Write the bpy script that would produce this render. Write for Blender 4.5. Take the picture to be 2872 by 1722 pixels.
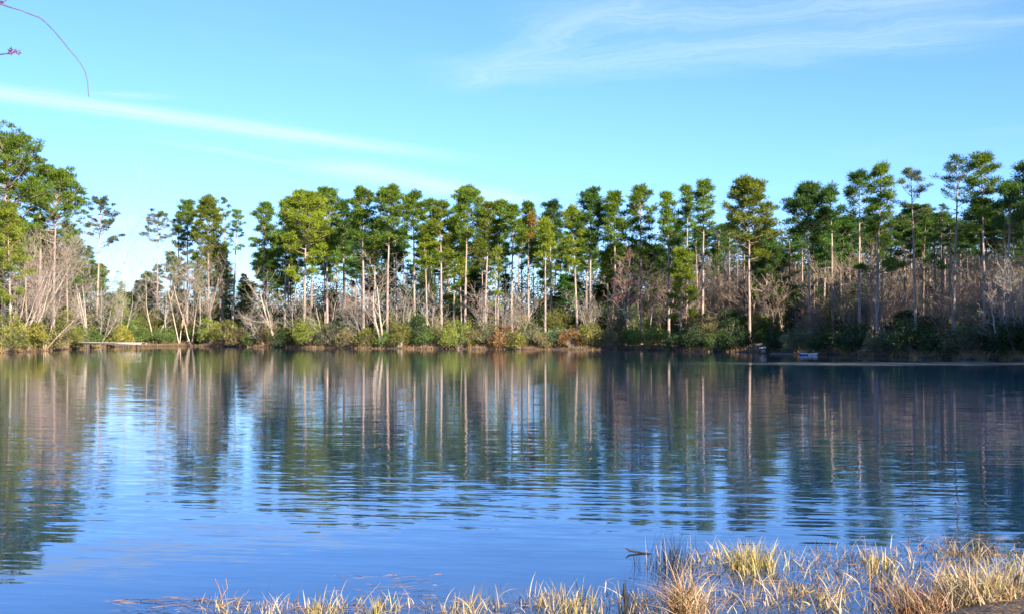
import bpy, math, random
import numpy as np
from mathutils import Vector

# ------------------------------------------------------------------ camera, sky, sun, exposure
S = bpy.context.scene
for o in list(bpy.data.objects): bpy.data.objects.remove(o)
COL = S.collection
F, CX, HY, CH = 3080.0, 1436.0, 940.0, 2.0      # focal length (px of the 2872 px photo), centre column, horizon row, eye height
cam_d = bpy.data.cameras.new('camera'); cam = bpy.data.objects.new('camera', cam_d); COL.objects.link(cam)
cam.location = (0, 0, CH); cam.rotation_euler = (math.pi/2, 0, 0)
cam_d.angle = 2*math.atan(1436/F); cam_d.shift_y = (HY-861)/2872
cam_d.clip_start = 0.1; cam_d.clip_end = 9000
S.camera = cam
SUN_EL, SUN_AZ = math.radians(25), math.radians(145)   # azimuth clockwise from the view direction (+Y)
sun_dir = Vector((math.sin(SUN_AZ)*math.cos(SUN_EL), math.cos(SUN_AZ)*math.cos(SUN_EL), math.sin(SUN_EL)))
sd = bpy.data.lights.new('sun', 'SUN'); sd.energy = 5.0; sd.angle = math.radians(0.53); sd.color = (1.0, 0.92, 0.80)
so = bpy.data.objects.new('sun', sd); COL.objects.link(so); so.rotation_euler = sun_dir.to_track_quat('Z', 'Y').to_euler()
so.location = (60, -20, 60)
S.view_settings.view_transform = 'Standard'; S.view_settings.look = 'None'
S.view_settings.exposure = 1.65; S.view_settings.gamma = 1
SKY_STRENGTH = 0.056

def nd(nt, typ, loc=None, **kw):
    n = nt.nodes.new(typ)
    for k, v in kw.items():
        if hasattr(n, k): setattr(n, k, v)
    return n
def setin(nt, n, idx, v):
    if isinstance(v, bpy.types.NodeSocket): nt.links.new(v, n.inputs[idx])
    elif v is not None: n.inputs[idx].default_value = v
def M(nt, op, a, b=None, c=None, clamp=False):
    n = nt.nodes.new('ShaderNodeMath'); n.operation = op; n.use_clamp = clamp
    for i, v in enumerate((a, b, c)): setin(nt, n, i, v)
    return n.outputs[0]
def VM(nt, op, a, b=None):
    n = nt.nodes.new('ShaderNodeVectorMath'); n.operation = op
    setin(nt, n, 0, a); setin(nt, n, 1, b)
    return n.outputs[0]
def sstep(nt, v, lo, hi, a=0.0, b=1.0):
    n = nt.nodes.new('ShaderNodeMapRange'); n.interpolation_type = 'SMOOTHSTEP'
    setin(nt, n, 0, v); setin(nt, n, 1, lo); setin(nt, n, 2, hi); setin(nt, n, 3, a); setin(nt, n, 4, b)
    return n.outputs[0]
def mixc(nt, f, a, b, blend='MIX'):
    n = nt.nodes.new('ShaderNodeMix'); n.data_type = 'RGBA'; n.blend_type = blend
    setin(nt, n, 0, f)
    for i, v in ((6, a), (7, b)):
        if isinstance(v, tuple) and len(v) == 3: v = v+(1,)
        setin(nt, n, i, v)
    return n.outputs[2]
def noise(nt, vec, scale, detail=3, rough=0.5, out=0, dist=0.0):
    n = nt.nodes.new('ShaderNodeTexNoise'); setin(nt, n, 'Vector', vec)
    n.inputs['Scale'].default_value = scale; n.inputs['Detail'].default_value = detail
    n.inputs['Roughness'].default_value = rough; n.inputs['Distortion'].default_value = dist
    return n.outputs[out]

W = bpy.data.worlds.new('World'); S.world = W; W.use_nodes = True
nt = W.node_tree; nt.nodes.clear()
sky = nt.nodes.new('ShaderNodeTexSky'); sky.sky_type = 'NISHITA'; sky.sun_disc = False
sky.sun_elevation = SUN_EL; sky.sun_rotation = SUN_AZ; sky.altitude = 50
sky.air_density = 1.0; sky.dust_density = 0.2; sky.ozone_density = 1.6
tc = nt.nodes.new('ShaderNodeTexCoord'); sep = nt.nodes.new('ShaderNodeSeparateXYZ'); nt.links.new(tc.outputs['Generated'], sep.inputs[0])
zc = M(nt, 'MAXIMUM', sep.outputs[2], 0.035)
cmb = nt.nodes.new('ShaderNodeCombineXYZ')
setin(nt, cmb, 0, M(nt, 'DIVIDE', sep.outputs[0], zc)); setin(nt, cmb, 1, M(nt, 'DIVIDE', sep.outputs[1], zc))
P = cmb.outputs[0]                              # where a sight line meets a high flat cloud layer
wisp = noise(nt, VM(nt, 'MULTIPLY', P, (1.0, 1.0, 1.0)), 2.3, 5, 0.6, 0, 0.6)
def streak(ax, ay, bx, by, w, soft_in, soft_out, amt, warp=0.12, nscale=(0.5, 7.0)):
    L = math.hypot(bx-ax, by-ay); dx, dy = (bx-ax)/L, (by-ay)/L
    rel = VM(nt, 'SUBTRACT', P, (ax, ay, 0))
    d = nt.nodes.new('ShaderNodeVectorMath'); d.operation = 'DOT_PRODUCT'; setin(nt, d, 0, rel); setin(nt, d, 1, (dx, dy, 0))
    e = nt.nodes.new('ShaderNodeVectorMath'); e.operation = 'DOT_PRODUCT'; setin(nt, e, 0, rel); setin(nt, e, 1, (-dy, dx, 0))
    al, ac = d.outputs['Value'], e.outputs['Value']
    acw = M(nt, 'ADD', ac, M(nt, 'MULTIPLY', M(nt, 'SUBTRACT', wisp, 0.5), warp))
    m = sstep(nt, M(nt, 'ABSOLUTE', acw), 0.0, w, 1.0, 0.0)
    m = M(nt, 'MULTIPLY', m, sstep(nt, al, -soft_in, soft_in*0.3))
    m = M(nt, 'MULTIPLY', m, sstep(nt, al, L-soft_out, L, 1.0, 0.0))
    c2 = nt.nodes.new('ShaderNodeCombineXYZ'); setin(nt, c2, 0, M(nt, 'MULTIPLY', al, nscale[0])); setin(nt, c2, 1, M(nt, 'MULTIPLY', acw, nscale[1]))
    fib = sstep(nt, noise(nt, c2.outputs[0], 3.0, 4, 0.6), 0.25, 0.7, 0.45, 1.0)
    return M(nt, 'MULTIPLY', M(nt, 'MULTIPLY', m, fib), amt)
def PP(px, py):
    v = (HY-py)/F; return ((px-CX)/F/v, 1/v)
masks = [
    streak(*PP(-250, 225), *PP(1440, 468), 0.26, 0.5, 1.6, 0.85, 0.1),
    streak(*PP(560, 415), *PP(1000, 490), 0.13, 0.5, 0.5, 0.35),
    streak(*PP(960, 470), *PP(1500, 578), 0.45, 0.5, 0.5, 0.8),
    streak(*PP(330, 268), *PP(540, 276), 0.12, 0.25, 0.25, 0.35),
    streak(*PP(1330, 230), *PP(1900, -60), 0.22, 0.3, 0.3, 0.36, 0.3),
    streak(*PP(1360, 200), *PP(3050, 60), 0.40, 0.35, 0.6, 0.36, 0.5),
    streak(*PP(1650, 60), *PP(3050, -20), 0.35, 0.4, 0.5, 0.36, 0.5),
    streak(*PP(2380, 110), *PP(3100, 30), 0.12, 0.3, 0.3, 0.35, 0.2),
    streak(*PP(330, 640), *PP(480, 600), 0.9, 0.6, 0.6, 0.6, 0.8),
]
tot = masks[0]
for m in masks[1:]: tot = M(nt, 'MAXIMUM', tot, m)
veil = M(nt, 'MULTIPLY', sstep(nt, noise(nt, P, 0.55, 6, 0.62, 0, 1.2), 0.52, 0.8), 0.10)
tot = M(nt, 'MINIMUM', M(nt, 'ADD', tot, veil), 0.9)
tint = mixc(nt, 1.0, sky.outputs[0], (0.68, 1.02, 1.75), 'MULTIPLY')
c = 1.0/SKY_STRENGTH
skyc = mixc(nt, tot, tint, (0.27*c, 0.34*c, 0.46*c))
bg = nt.nodes.new('ShaderNodeBackground'); nt.links.new(skyc, bg.inputs[0]); bg.inputs[1].default_value = SKY_STRENGTH
wo = nt.nodes.new('ShaderNodeOutputWorld'); nt.links.new(bg.outputs[0], wo.inputs[0])

# ------------------------------------------------------------------ helpers
rng = np.random.default_rng(11)
R = random.Random(5)
def gx(px, D): return (px-CX)/F*D
def gz(py, D): return CH+(HY-py)/F*D

def make_mesh(name, V, Fc, tone=None):
    V = np.asarray(V, np.float32); Fc = np.asarray(Fc, np.int32)
    me = bpy.data.meshes.new(name); n, k = Fc.shape
    me.vertices.add(len(V)); me.vertices.foreach_set('co', V.ravel())
    me.loops.add(n*k); me.loops.foreach_set('vertex_index', Fc.ravel())
    me.polygons.add(n); me.polygons.foreach_set('loop_start', np.arange(0, n*k, k, dtype=np.int32))
    if tone is not None:
        a = me.attributes.new('tone', 'FLOAT', 'POINT'); a.data.foreach_set('value', np.asarray(tone, np.float32))
    me.update(calc_edges=True); return me
def obj(name, me, mat, parent=None, color=None, smooth=False, loc=None):
    o = bpy.data.objects.new(name, me); COL.objects.link(o)
    if not me.materials: me.materials.append(mat)
    if parent: o.parent = parent
    if color: o.color = tuple(color)+(1,)
    if smooth: me.polygons.foreach_set('use_smooth', [True]*len(me.polygons))
    if loc: o.location = loc
    return o
def tag(o, label, cat, group=None):
    o['label'] = label; o['category'] = cat
    if group: o['group'] = group
    return o
def empty(name, loc, label, cat, group=None):
    o = bpy.data.objects.new(name, None); COL.objects.link(o); o.location = loc
    o.empty_display_size = 0.3
    return tag(o, label, cat, group)
def copy_tree(o, loc, rz, sc, label, group, color=None):
    c = o.copy(); COL.objects.link(c); c.location = loc; c.rotation_euler = (0, 0, rz); c.scale = sc
    c['label'] = label; c['group'] = group
    for ch in o.children:
        k = ch.copy(); COL.objects.link(k); k.parent = c
        if color and ch.name.split('.')[0] in ('crown', 'foliage'): k.color = tuple(color)+(1,)
    return c
class Geo:
    """collects quads (tubes, boxes) and gives one mesh"""
    def __init__(s): s.V = []; s.Q = []; s.n = 0
    def add(s, V, Q):
        V = np.asarray(V, float); s.V.append(V); s.Q.append(np.asarray(Q)+s.n); s.n += len(V)
    def mesh(s, name): return make_mesh(name, np.concatenate(s.V), np.concatenate(s.Q))
    def segs(s, P0, P1, R0, R1, k=3):
        P0 = np.asarray(P0, float); P1 = np.asarray(P1, float); R0 = np.asarray(R0, float); R1 = np.asarray(R1, float)
        d = P1-P0; d /= np.linalg.norm(d, axis=1, keepdims=True)+1e-9
        ref = np.where(np.abs(d[:, 2:3]) > 0.9, np.array([[1., 0, 0]]), np.array([[0, 0, 1.]]))
        u = np.cross(d, ref); u /= np.linalg.norm(u, axis=1, keepdims=True); v = np.cross(d, u)
        a = np.arange(k)*2*math.pi/k
        ring = u[:, None]*np.cos(a)[None, :, None]+v[:, None]*np.sin(a)[None, :, None]
        V = np.concatenate([P0[:, None]+ring*R0[:, None, None], P1[:, None]+ring*R1[:, None, None]], 1)
        j = np.arange(k); q = np.stack([j, (j+1) % k, k+(j+1) % k, k+j], 1)
        Q = (np.arange(len(P0))*2*k)[:, None, None]+q[None]
        s.add(V.reshape(-1, 3), Q.reshape(-1, 4))
    def tube(s, pts, rad, k=8):
        pts = np.asarray(pts, float); d = np.gradient(pts, axis=0); d /= np.linalg.norm(d, axis=1, keepdims=True)
        ref = np.array([[0, 1., 0.02]]) if abs(d[0][1]) < 0.8 else np.array([[0, 0.02, 1.]])
        u = np.cross(d, ref); u /= np.linalg.norm(u, axis=1, keepdims=True); v = np.cross(d, u)
        a = np.arange(k)*2*math.pi/k; n = len(pts)
        V = pts[:, None]+(u[:, None]*np.cos(a)[None, :, None]+v[:, None]*np.sin(a)[None, :, None])*np.asarray(rad)[:, None, None]
        j = np.arange(k); q = np.stack([j, (j+1) % k, k+(j+1) % k, k+j], 1)
        Q = (np.arange(n-1)*k)[:, None, None]+q[None]
        s.add(V.reshape(-1, 3), Q.reshape(-1, 4))
        # end cap
        e = V[-1]; c = e.mean(0)
        s.add(np.concatenate([e, [c]]), [[i, (i+1) % k, k, k] for i in range(0)] or np.zeros((0, 4), int))
    def box(s, lo, hi, skew=None):
        x0, y0, z0 = lo; x1, y1, z1 = hi
        V = np.array([[x0, y0, z0], [x1, y0, z0], [x1, y1, z0], [x0, y1, z0], [x0, y0, z1], [x1, y0, z1], [x1, y1, z1], [x0, y1, z1]], float)
        s.add(V, [[3, 2, 1, 0], [4, 5, 6, 7], [0, 1, 5, 4], [1, 2, 6, 5], [2, 3, 7, 6], [3, 0, 4, 7]])
def unit(n, rg):
    v = rg.normal(size=(n, 3)); return v/np.linalg.norm(v, axis=1, keepdims=True)
def leaf_tris(C, Dr, L, Wd, rg):
    """narrow triangles starting at C, pointing along Dr"""
    n = len(C); Dr = Dr/(np.linalg.norm(Dr, axis=1, keepdims=True)+1e-9)
    u = np.cross(Dr, unit(n, rg)); u /= np.linalg.norm(u, axis=1, keepdims=True)+1e-9
    L = np.broadcast_to(L, n)[:, None]; Wd = np.broadcast_to(Wd, n)[:, None]
    V = np.stack([C-u*Wd/2, C+u*Wd/2, C+Dr*L], 1).reshape(-1, 3)
    return V, np.arange(3*n).reshape(-1, 3)

# ------------------------------------------------------------------ materials
def new_mat(name):
    m = bpy.data.materials.new(name); m.use_nodes = True; t = m.node_tree; t.nodes.clear()
    out = t.nodes.new('ShaderNodeOutputMaterial'); return m, t, out
def leaf_mat(name, trans=0.35, var=0.5, rough=0.55):
    m, t, out = new_mat(name)
    oi = t.nodes.new('ShaderNodeObjectInfo'); at = t.nodes.new('ShaderNodeAttribute'); at.attribute_name = 'tone'
    dark = mixc(t, 1.0, oi.outputs['Color'], (1-var, 1-var*0.9, 1-var*0.6), 'MULTIPLY')
    light = mixc(t, 1.0, oi.outputs['Color'], (1+var*1.25, 1+var, 1+var*0.4), 'MULTIPLY')
    col = mixc(t, at.outputs['Fac'], dark, light)
    p = t.nodes.new('ShaderNodeBsdfPrincipled'); t.links.new(col, p.inputs['Base Color']); p.inputs['Roughness'].default_value = rough
    p.inputs['Specular IOR Level'].default_value = 0.25
    tr = t.nodes.new('ShaderNodeBsdfTranslucent'); t.links.new(mixc(t, 1.0, col, (1.1, 1.2, 0.5), 'MULTIPLY'), tr.inputs[0])
    mx = t.nodes.new('ShaderNodeMixShader'); mx.inputs[0].default_value = trans
    t.links.new(p.outputs[0], mx.inputs[1]); t.links.new(tr.outputs[0], mx.inputs[2]); t.links.new(mx.outputs[0], out.inputs[0])
    return m
def bark_mat(name, c1, c2, c3, zs=0.12, scale=9.0, usecol=False):
    m, t, out = new_mat(name)
    tcn = t.nodes.new('ShaderNodeTexCoord'); oi = t.nodes.new('ShaderNodeObjectInfo')
    v = VM(t, 'ADD', VM(t, 'MULTIPLY', tcn.outputs['Object'], (1, 1, zs)), oi.outputs['Location'])
    n1 = noise(t, v, scale, 4, 0.6); n2 = noise(t, VM(t, 'ADD', tcn.outputs['Object'], oi.outputs['Location']), 0.9, 3, 0.6)
    col = mixc(t, sstep(t, n1, 0.36, 0.62), c1, c2); col = mixc(t, sstep(t, n2, 0.45, 0.7, 0, 0.7), col, c3)
    if usecol: col = mixc(t, 1.0, col, oi.outputs['Color'], 'MULTIPLY')
    p = t.nodes.new('ShaderNodeBsdfPrincipled'); t.links.new(col, p.inputs['Base Color']); p.inputs['Roughness'].default_value = 0.9
    p.inputs['Specular IOR Level'].default_value = 0.15
    b = t.nodes.new('ShaderNodeBump'); b.inputs['Strength'].default_value = 0.6; b.inputs['Distance'].default_value = 0.03
    t.links.new(n1, b.inputs['Height']); t.links.new(b.outputs[0], p.inputs['Normal']); t.links.new(p.outputs[0], out.inputs[0])
    return m
NEEDLE = leaf_mat('pine_needles', 0.45, 0.45)
LEAF = leaf_mat('shrub_leaves', 0.40, 0.5)
BUD = leaf_mat('red_buds', 0.3, 0.4)
STRAW = leaf_mat('dry_grass', 0.25, 0.5)
PINEBARK = bark_mat('pine_bark', (0.17, 0.12, 0.09), (0.40, 0.31, 0.25), (0.30, 0.20, 0.15), usecol=True)
PALEBARK = bark_mat('pale_bark', (0.26, 0.215, 0.165), (0.44, 0.38, 0.31), (0.33, 0.27, 0.21), usecol=True)
DARKTWIG = bark_mat('dark_twig', (0.02, 0.016, 0.012), (0.05, 0.04, 0.03), (0.03, 0.025, 0.02))

# ------------------------------------------------------------------ lake outline and terrain
SH = [(-700, 84), (-350, 98), (-150, 110), (0, 123), (60, 131), (120, 140), (200, 158), (260, 176), (330, 194), (420, 204), (520, 205), (610, 199), (700, 189), (800, 181),
      (900, 175), (1000, 171), (1130, 166), (1250, 163), (1400, 159), (1550, 156), (1700, 153), (1840, 150), (1880, 143), (1960, 138), (2100, 131),
      (2200, 123), (2300, 115), (2400, 109), (2500, 103), (2600, 98), (2700, 94), (2800, 90), (2872, 88), (3000, 84), (3200, 77), (3500, 69)]
def shoreD(px): return float(np.interp(px, [a for a, b in SH], [b for a, b in SH]))
poly = []
for px in list(range(-700, 3501, 35)):
    D = shoreD(px); D += 1.1*math.sin(px*0.041)+0.8*math.sin(px*0.097+1)+0.5*math.sin(px*0.23)
    poly.append((gx(px, D), D))
poly += [(46, 52), (44, 40), (38, 28), (28, 19), (18, 13), (11, 10.2), (7, 9.0), (5.0, 8.75), (4.0, 8.5), (3.3, 8.2), (2.9, 7.75), (2.4, 7.35), (1.2, 7.2), (-0.5, 7.3), (-2.2, 7.1), (-4.5, 6.8), (-8, 7.6), (-13, 10),
         (-22, 16), (-34, 30), (-44, 50), (-52, 70)]
PO = np.array(poly)
def sdist(x, y):
    """signed distance to the lake outline, positive on land"""
    x = np.atleast_1d(np.asarray(x, float)).ravel(); y = np.atleast_1d(np.asarray(y, float)).ravel()
    best = np.full(x.shape, 1e9); ins = np.zeros(x.shape, bool)
    A = PO; B = np.roll(PO, -1, 0)
    for (ax, ay), (bx, by) in zip(A, B):
        dx, dy = bx-ax, by-ay; L = dx*dx+dy*dy+1e-12
        t = np.clip(((x-ax)*dx+(y-ay)*dy)/L, 0, 1)
        best = np.minimum(best, (x-ax-t*dx)**2+(y-ay-t*dy)**2)
        if by != ay:
            cr = ((ay > y) != (by > y)) & (x < (bx-ax)*(y-ay)/(by-ay)+ax); ins ^= cr
    d = np.sqrt(best); return np.where(ins, -d, d)
def height(x, y):
    x = np.atleast_1d(np.asarray(x, float)).ravel(); y = np.atleast_1d(np.asarray(y, float)).ravel()
    s = sdist(x, y); o = np.maximum(s, 0)
    near = np.clip((30-y)/20, 0, 1)
    right = np.clip((x-5)/30, 0, 1)
    far = 0.42*(1-np.exp(-o/0.9))+0.03*np.minimum(o, 120)+right*(0.10*np.clip(o-6, 0, 70))
    nr = 0.30*(1-np.exp(-o/0.8))+0.02*np.minimum(o, 60)
    land = far*(1-near)+nr*near
    land += (0.10*np.sin(x*0.7+1.3*np.sin(y*0.4))*np.sin(y*0.61))*np.clip(o/4, 0, 1)
    bed = -0.10-np.minimum(1.4, 0.16*np.maximum(-s, 0))
    return np.where(s > 0, 0.02+land, np.where(s > -0.35, 0.02+s*0.34, bed))
def h1(x, y): return float(height([x], [y])[0])
def ax_grid(lo, hi, step, far):
    a = list(np.arange(lo, hi+1e-6, step)); st = step; v = hi
    while v < far: st *= 1.35; v += st; a.append(v)
    st = step; v = lo
    while v > -far: st *= 1.35; v -= st; a.insert(0, v)
    return np.array(a)
xs = ax_grid(-95, 75, 1.5, 3500)
ys = np.unique(np.concatenate([ax_grid(70, 235, 1.5, 3500)[ax_grid(70, 235, 1.5, 3500) > 70], np.arange(14, 70.1, 2.8), np.arange(3, 14, 0.35), -np.array([0, 1.5, 4, 9, 20, 45, 100, 220, 500, 1100, 2400, 3500.])]))
xs = np.unique(np.concatenate([xs, np.arange(-7, 7, 0.35)]))
XX, YY = np.meshgrid(xs, ys)
ZZ = height(XX, YY).reshape(XX.shape)
nx, ny = len(xs), len(ys)
idx = np.arange(nx*ny).reshape(ny, nx)
Q = np.stack([idx[:-1, :-1], idx[:-1, 1:], idx[1:, 1:], idx[1:, :-1]], -1).reshape(-1, 4)
gm, t, out = new_mat('leaf_litter')
g = t.nodes.new('ShaderNodeNewGeometry')
a1 = noise(t, g.outputs['Position'], 0.35, 5, 0.6); a2 = noise(t, g.outputs['Position'], 5.0, 5, 0.65)
colr = mixc(t, sstep(t, a1, 0.35, 0.65), (0.16, 0.095, 0.05), (0.27, 0.18, 0.095)); colr = mixc(t, sstep(t, a2, 0.4, 0.66, 0, 0.75), colr, (0.075, 0.05, 0.03))
gs = t.nodes.new('ShaderNodeSeparateXYZ'); t.links.new(g.outputs['Position'], gs.inputs[0])
colr = mixc(t, sstep(t, M(t, 'ADD', gs.outputs[2], M(t, 'MULTIPLY', a2, 0.15)), 0.14, 0.42, 1.0, 0.0), colr, (0.050, 0.034, 0.024))   # wet mud at the waterline
p = t.nodes.new('ShaderNodeBsdfPrincipled'); t.links.new(colr, p.inputs['Base Color']); p.inputs['Roughness'].default_value = 0.95
b = t.nodes.new('ShaderNodeBump'); b.inputs['Distance'].default_value = 0.06; t.links.new(a2, b.inputs['Height']); t.links.new(b.outputs[0], p.inputs['Normal'])
t.links.new(p.outputs[0], out.inputs[0])
ground = obj('ground', make_mesh('ground', np.stack([XX, YY, ZZ], -1).reshape(-1, 3), Q), gm, smooth=True); ground['kind'] = 'structure'

# water: one sheet at z = 0, its wavelets given by slopes in the material
wm, t, out = new_mat('lake_water')
g = t.nodes.new('ShaderNodeNewGeometry'); pos = g.outputs['Position']
sp = t.nodes.new('ShaderNodeSeparateXYZ'); t.links.new(pos, sp.inputs[0])
rot = t.nodes.new('ShaderNodeVectorRotate'); rot.rotation_type = 'Z_AXIS'; rot.inputs['Angle'].default_value = math.radians(7); t.links.new(pos, rot.inputs['Vector'])
def slope(sx, sy, detail, off):
    v = VM(t, 'ADD', VM(t, 'MULTIPLY', rot.outputs[0], (sx, sy, 1)), (off, off*1.7, 0))
    c = noise(t, v, 1.0, detail, 0.5, 1, 0.3)
    s2 = t.nodes.new('ShaderNodeSeparateColor'); t.links.new(c, s2.inputs[0]); return M(t, 'SUBTRACT', s2.outputs[0], 0.5), M(t, 'SUBTRACT', s2.outputs[1], 0.5)
s1 = slope(0.95, 8.0, 2.0, 3.1); s2_ = slope(4.0, 19.0, 1.5, 17.0)
patch = sstep(t, noise(t, VM(t, 'MULTIPLY', pos, (0.05, 0.12, 1)), 1.0, 3, 0.55), 0.34, 0.66, 0.75, 1.15)
calm_near = sstep(t, sp.outputs[1], 8.5, 13.5, 0.30, 1.0)
calm_far = sstep(t, sp.outputs[1], 16.0, 60.0, 1.0, 0.42)
amp = M(t, 'MULTIPLY', M(t, 'MULTIPLY', patch, calm_near), calm_far)
sy_ = M(t, 'ADD', M(t, 'MULTIPLY', s1[1], 0.105), M(t, 'MULTIPLY', s2_[1], 0.06))
sx_ = M(t, 'ADD', M(t, 'MULTIPLY', s1[0], 0.035), M(t, 'MULTIPLY', s2_[0], 0.02))
cn = t.nodes.new('ShaderNodeCombineXYZ'); setin(t, cn, 0, M(t, 'MULTIPLY', sx_, amp)); setin(t, cn, 1, M(t, 'MULTIPLY', sy_, amp)); cn.inputs[2].default_value = 1
nrm = VM(t, 'NORMALIZE', cn.outputs[0])
# paler, rougher band across the water off the right shore
bd = M(t, 'SUBTRACT', sp.outputs[1], 78.0)
bdw = M(t, 'ADD', bd, M(t, 'MULTIPLY', M(t, 'SUBTRACT', noise(t, VM(t, 'MULTIPLY', pos, (0.12, 0.10, 1)), 1.0, 4, 0.6), 0.5), 9.0))
pale_band = M(t, 'MULTIPLY', sstep(t, M(t, 'ABSOLUTE', bdw), 1.5, 6.5, 1.0, 0.0), sstep(t, sp.outputs[0], 6.0, 30.0, 0.04, 0.5))
pale_band = M(t, 'MULTIPLY', pale_band, sstep(t, noise(t, VM(t, 'MULTIPLY', pos, (0.5, 0.6, 1)), 1.0, 4, 0.6), 0.3, 0.6, 0.5, 1.0))
p = t.nodes.new('ShaderNodeBsdfPrincipled'); t.links.new(mixc(t, pale_band, (0.004, 0.022, 0.055), (0.26, 0.24, 0.16)), p.inputs['Base Color'])
p.inputs['IOR'].default_value = 1.6; t.links.new(M(t, 'ADD', M(t, 'MULTIPLY', pale_band, 0.5), 0.015), p.inputs['Roughness'])
t.links.new(nrm, p.inputs['Normal']); t.links.new(p.outputs[0], out.inputs[0])
wx = np.linspace(-110, 80, 20); wy = np.linspace(3, 225, 20)
WX, WY = np.meshgrid(wx, wy); idx = np.arange(400).reshape(20, 20)
water = obj('lake_water', make_mesh('lake_water', np.stack([WX, WY, WX*0], -1).reshape(-1, 3), np.stack([idx[:-1, :-1], idx[:-1, 1:], idx[1:, 1:], idx[1:, :-1]], -1).reshape(-1, 4)), wm)
water['kind'] = 'structure'

# ------------------------------------------------------------------ pines
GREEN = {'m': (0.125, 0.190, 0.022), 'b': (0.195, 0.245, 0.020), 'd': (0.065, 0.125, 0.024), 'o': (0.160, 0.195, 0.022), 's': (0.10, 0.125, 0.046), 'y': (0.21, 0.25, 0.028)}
def gen_pine(rg, H, r0, cb, Wd, dens, lean, boughs=(), clump=0.72, needles=56, ns=1.0):
    needles = int(needles/ns**1.25)
    tk, br, C = Geo(), Geo(), []
    n = 11; tt = np.linspace(0, 1, n)
    sway = np.cumsum(rg.normal(0, 0.05, (n, 2)), 0)*H/22; sway -= sway[0]
    pts = np.stack([lean[0]*tt**1.3+sway[:, 0]*tt, lean[1]*tt+sway[:, 1]*tt, -0.4+(H+0.4)*tt], 1)
    pts[-1, :2] = lean
    rad = r0*(1-0.86*tt**1.15); rad[0] *= 1.25
    tk.tube(pts, rad, 8)
    def at(z):
        return np.array([np.interp(z, pts[:, 2], pts[:, i]) for i in range(2)]+[z])
    nl = max(9, int(dens*(H-cb)*(Wd**0.5)*1.75)); P0, P1, R0, R1 = [], [], [], []
    def limb(z, az, L, el, k=None):
        b0 = at(z); d = np.array([math.cos(az)*math.cos(el), math.sin(az)*math.cos(el), math.sin(el)])
        q = b0; r = 0.02+0.017*L
        side = np.array([-math.sin(az), math.cos(az), 0]); path = [b0]
        for i in range(4):
            d = d+np.array([0, 0, 0.10])+rg.normal(0, 0.10, 3); d /= np.linalg.norm(d)
            q2 = q+d*L/4; P0.append(q); P1.append(q2); R0.append(r); R1.append(r*0.72); r *= 0.72; q = q2; path.append(q)
        m = k or int(1.6+L*1.25)
        for i in range(m):
            f = min(1.0, rg.uniform(0.38, 1.06)); j = min(3, int(f*4)); base = path[j]+(path[j+1]-path[j])*(f*4-j)
            off = side*rg.normal(0, 0.19*L+0.12)+np.array([0, 0, rg.uniform(0.0, 0.45)])
            c = base+off; C.append(c); P0.append(base); P1.append(c); R0.append(0.022); R1.append(0.012)
        C.append(path[-1])
    gold = rg.uniform(0, 6.3)
    for i in range(nl):
        u = (i+rg.uniform(0, 1))/nl; u = u**0.8; z = cb+(H-0.5-cb)*u
        pr = max(0.05, 1-((u-0.42)/0.63)**2)**0.5
        if u < 0.3 and rg.random() < 0.4: continue
        L = Wd/2*pr*rg.uniform(0.62, 1.08)
        limb(z, gold+i*2.4+rg.normal(0, 0.4), max(L*0.92, 0.5), math.radians(rg.uniform(-8, 18)+38*u))
    for i in range(5): C.append(at(H)+rg.normal(0, 0.28, 3)+[0, 0, -0.3])
    for (bz, az, L, k) in boughs: limb(bz, az, L, math.radians(rg.uniform(2, 14)), k)
    for i in range(rg.integers(3, 8)):           # dead stubs below the crown
        z = cb*rg.uniform(0.55, 1.0); az = rg.uniform(0, 6.3); L = rg.uniform(0.5, 1.7); a = at(z)
        e = a+np.array([math.cos(az)*L, math.sin(az)*L, L*rg.uniform(-0.1, 0.4)])
        P0.append(a); P1.append(e); R0.append(0.035); R1.append(0.012)
    br.segs(P0, P1, R0, R1, 4)
    C = np.array(C); nc = len(C); rr = clump*rg.uniform(0.7, 1.25, nc)
    ct = np.clip(rg.normal(0.5, 0.22, nc), 0, 1)
    cc = np.repeat(np.arange(nc), needles); N = len(cc); d = unit(N, rg); d[:, 2] = d[:, 2]*0.75+0.12
    pos = C[cc]+d*(rr[cc]*rg.uniform(0.05, 0.75, N))[:, None]*np.array([1, 1, 0.75])
    V, T = leaf_tris(pos, d+[0, 0, 0.25], rg.uniform(0.22, 0.46, N)*clump/0.62*ns, rg.uniform(0.06, 0.12, N)*clump/0.62*ns, rg)
    tone = np.repeat(np.clip(ct[cc]+rg.normal(0, 0.18, N), 0, 1), 3)
    return tk.mesh('trunk'), br.mesh('branches'), make_mesh('crown', V, T, tone)
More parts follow.
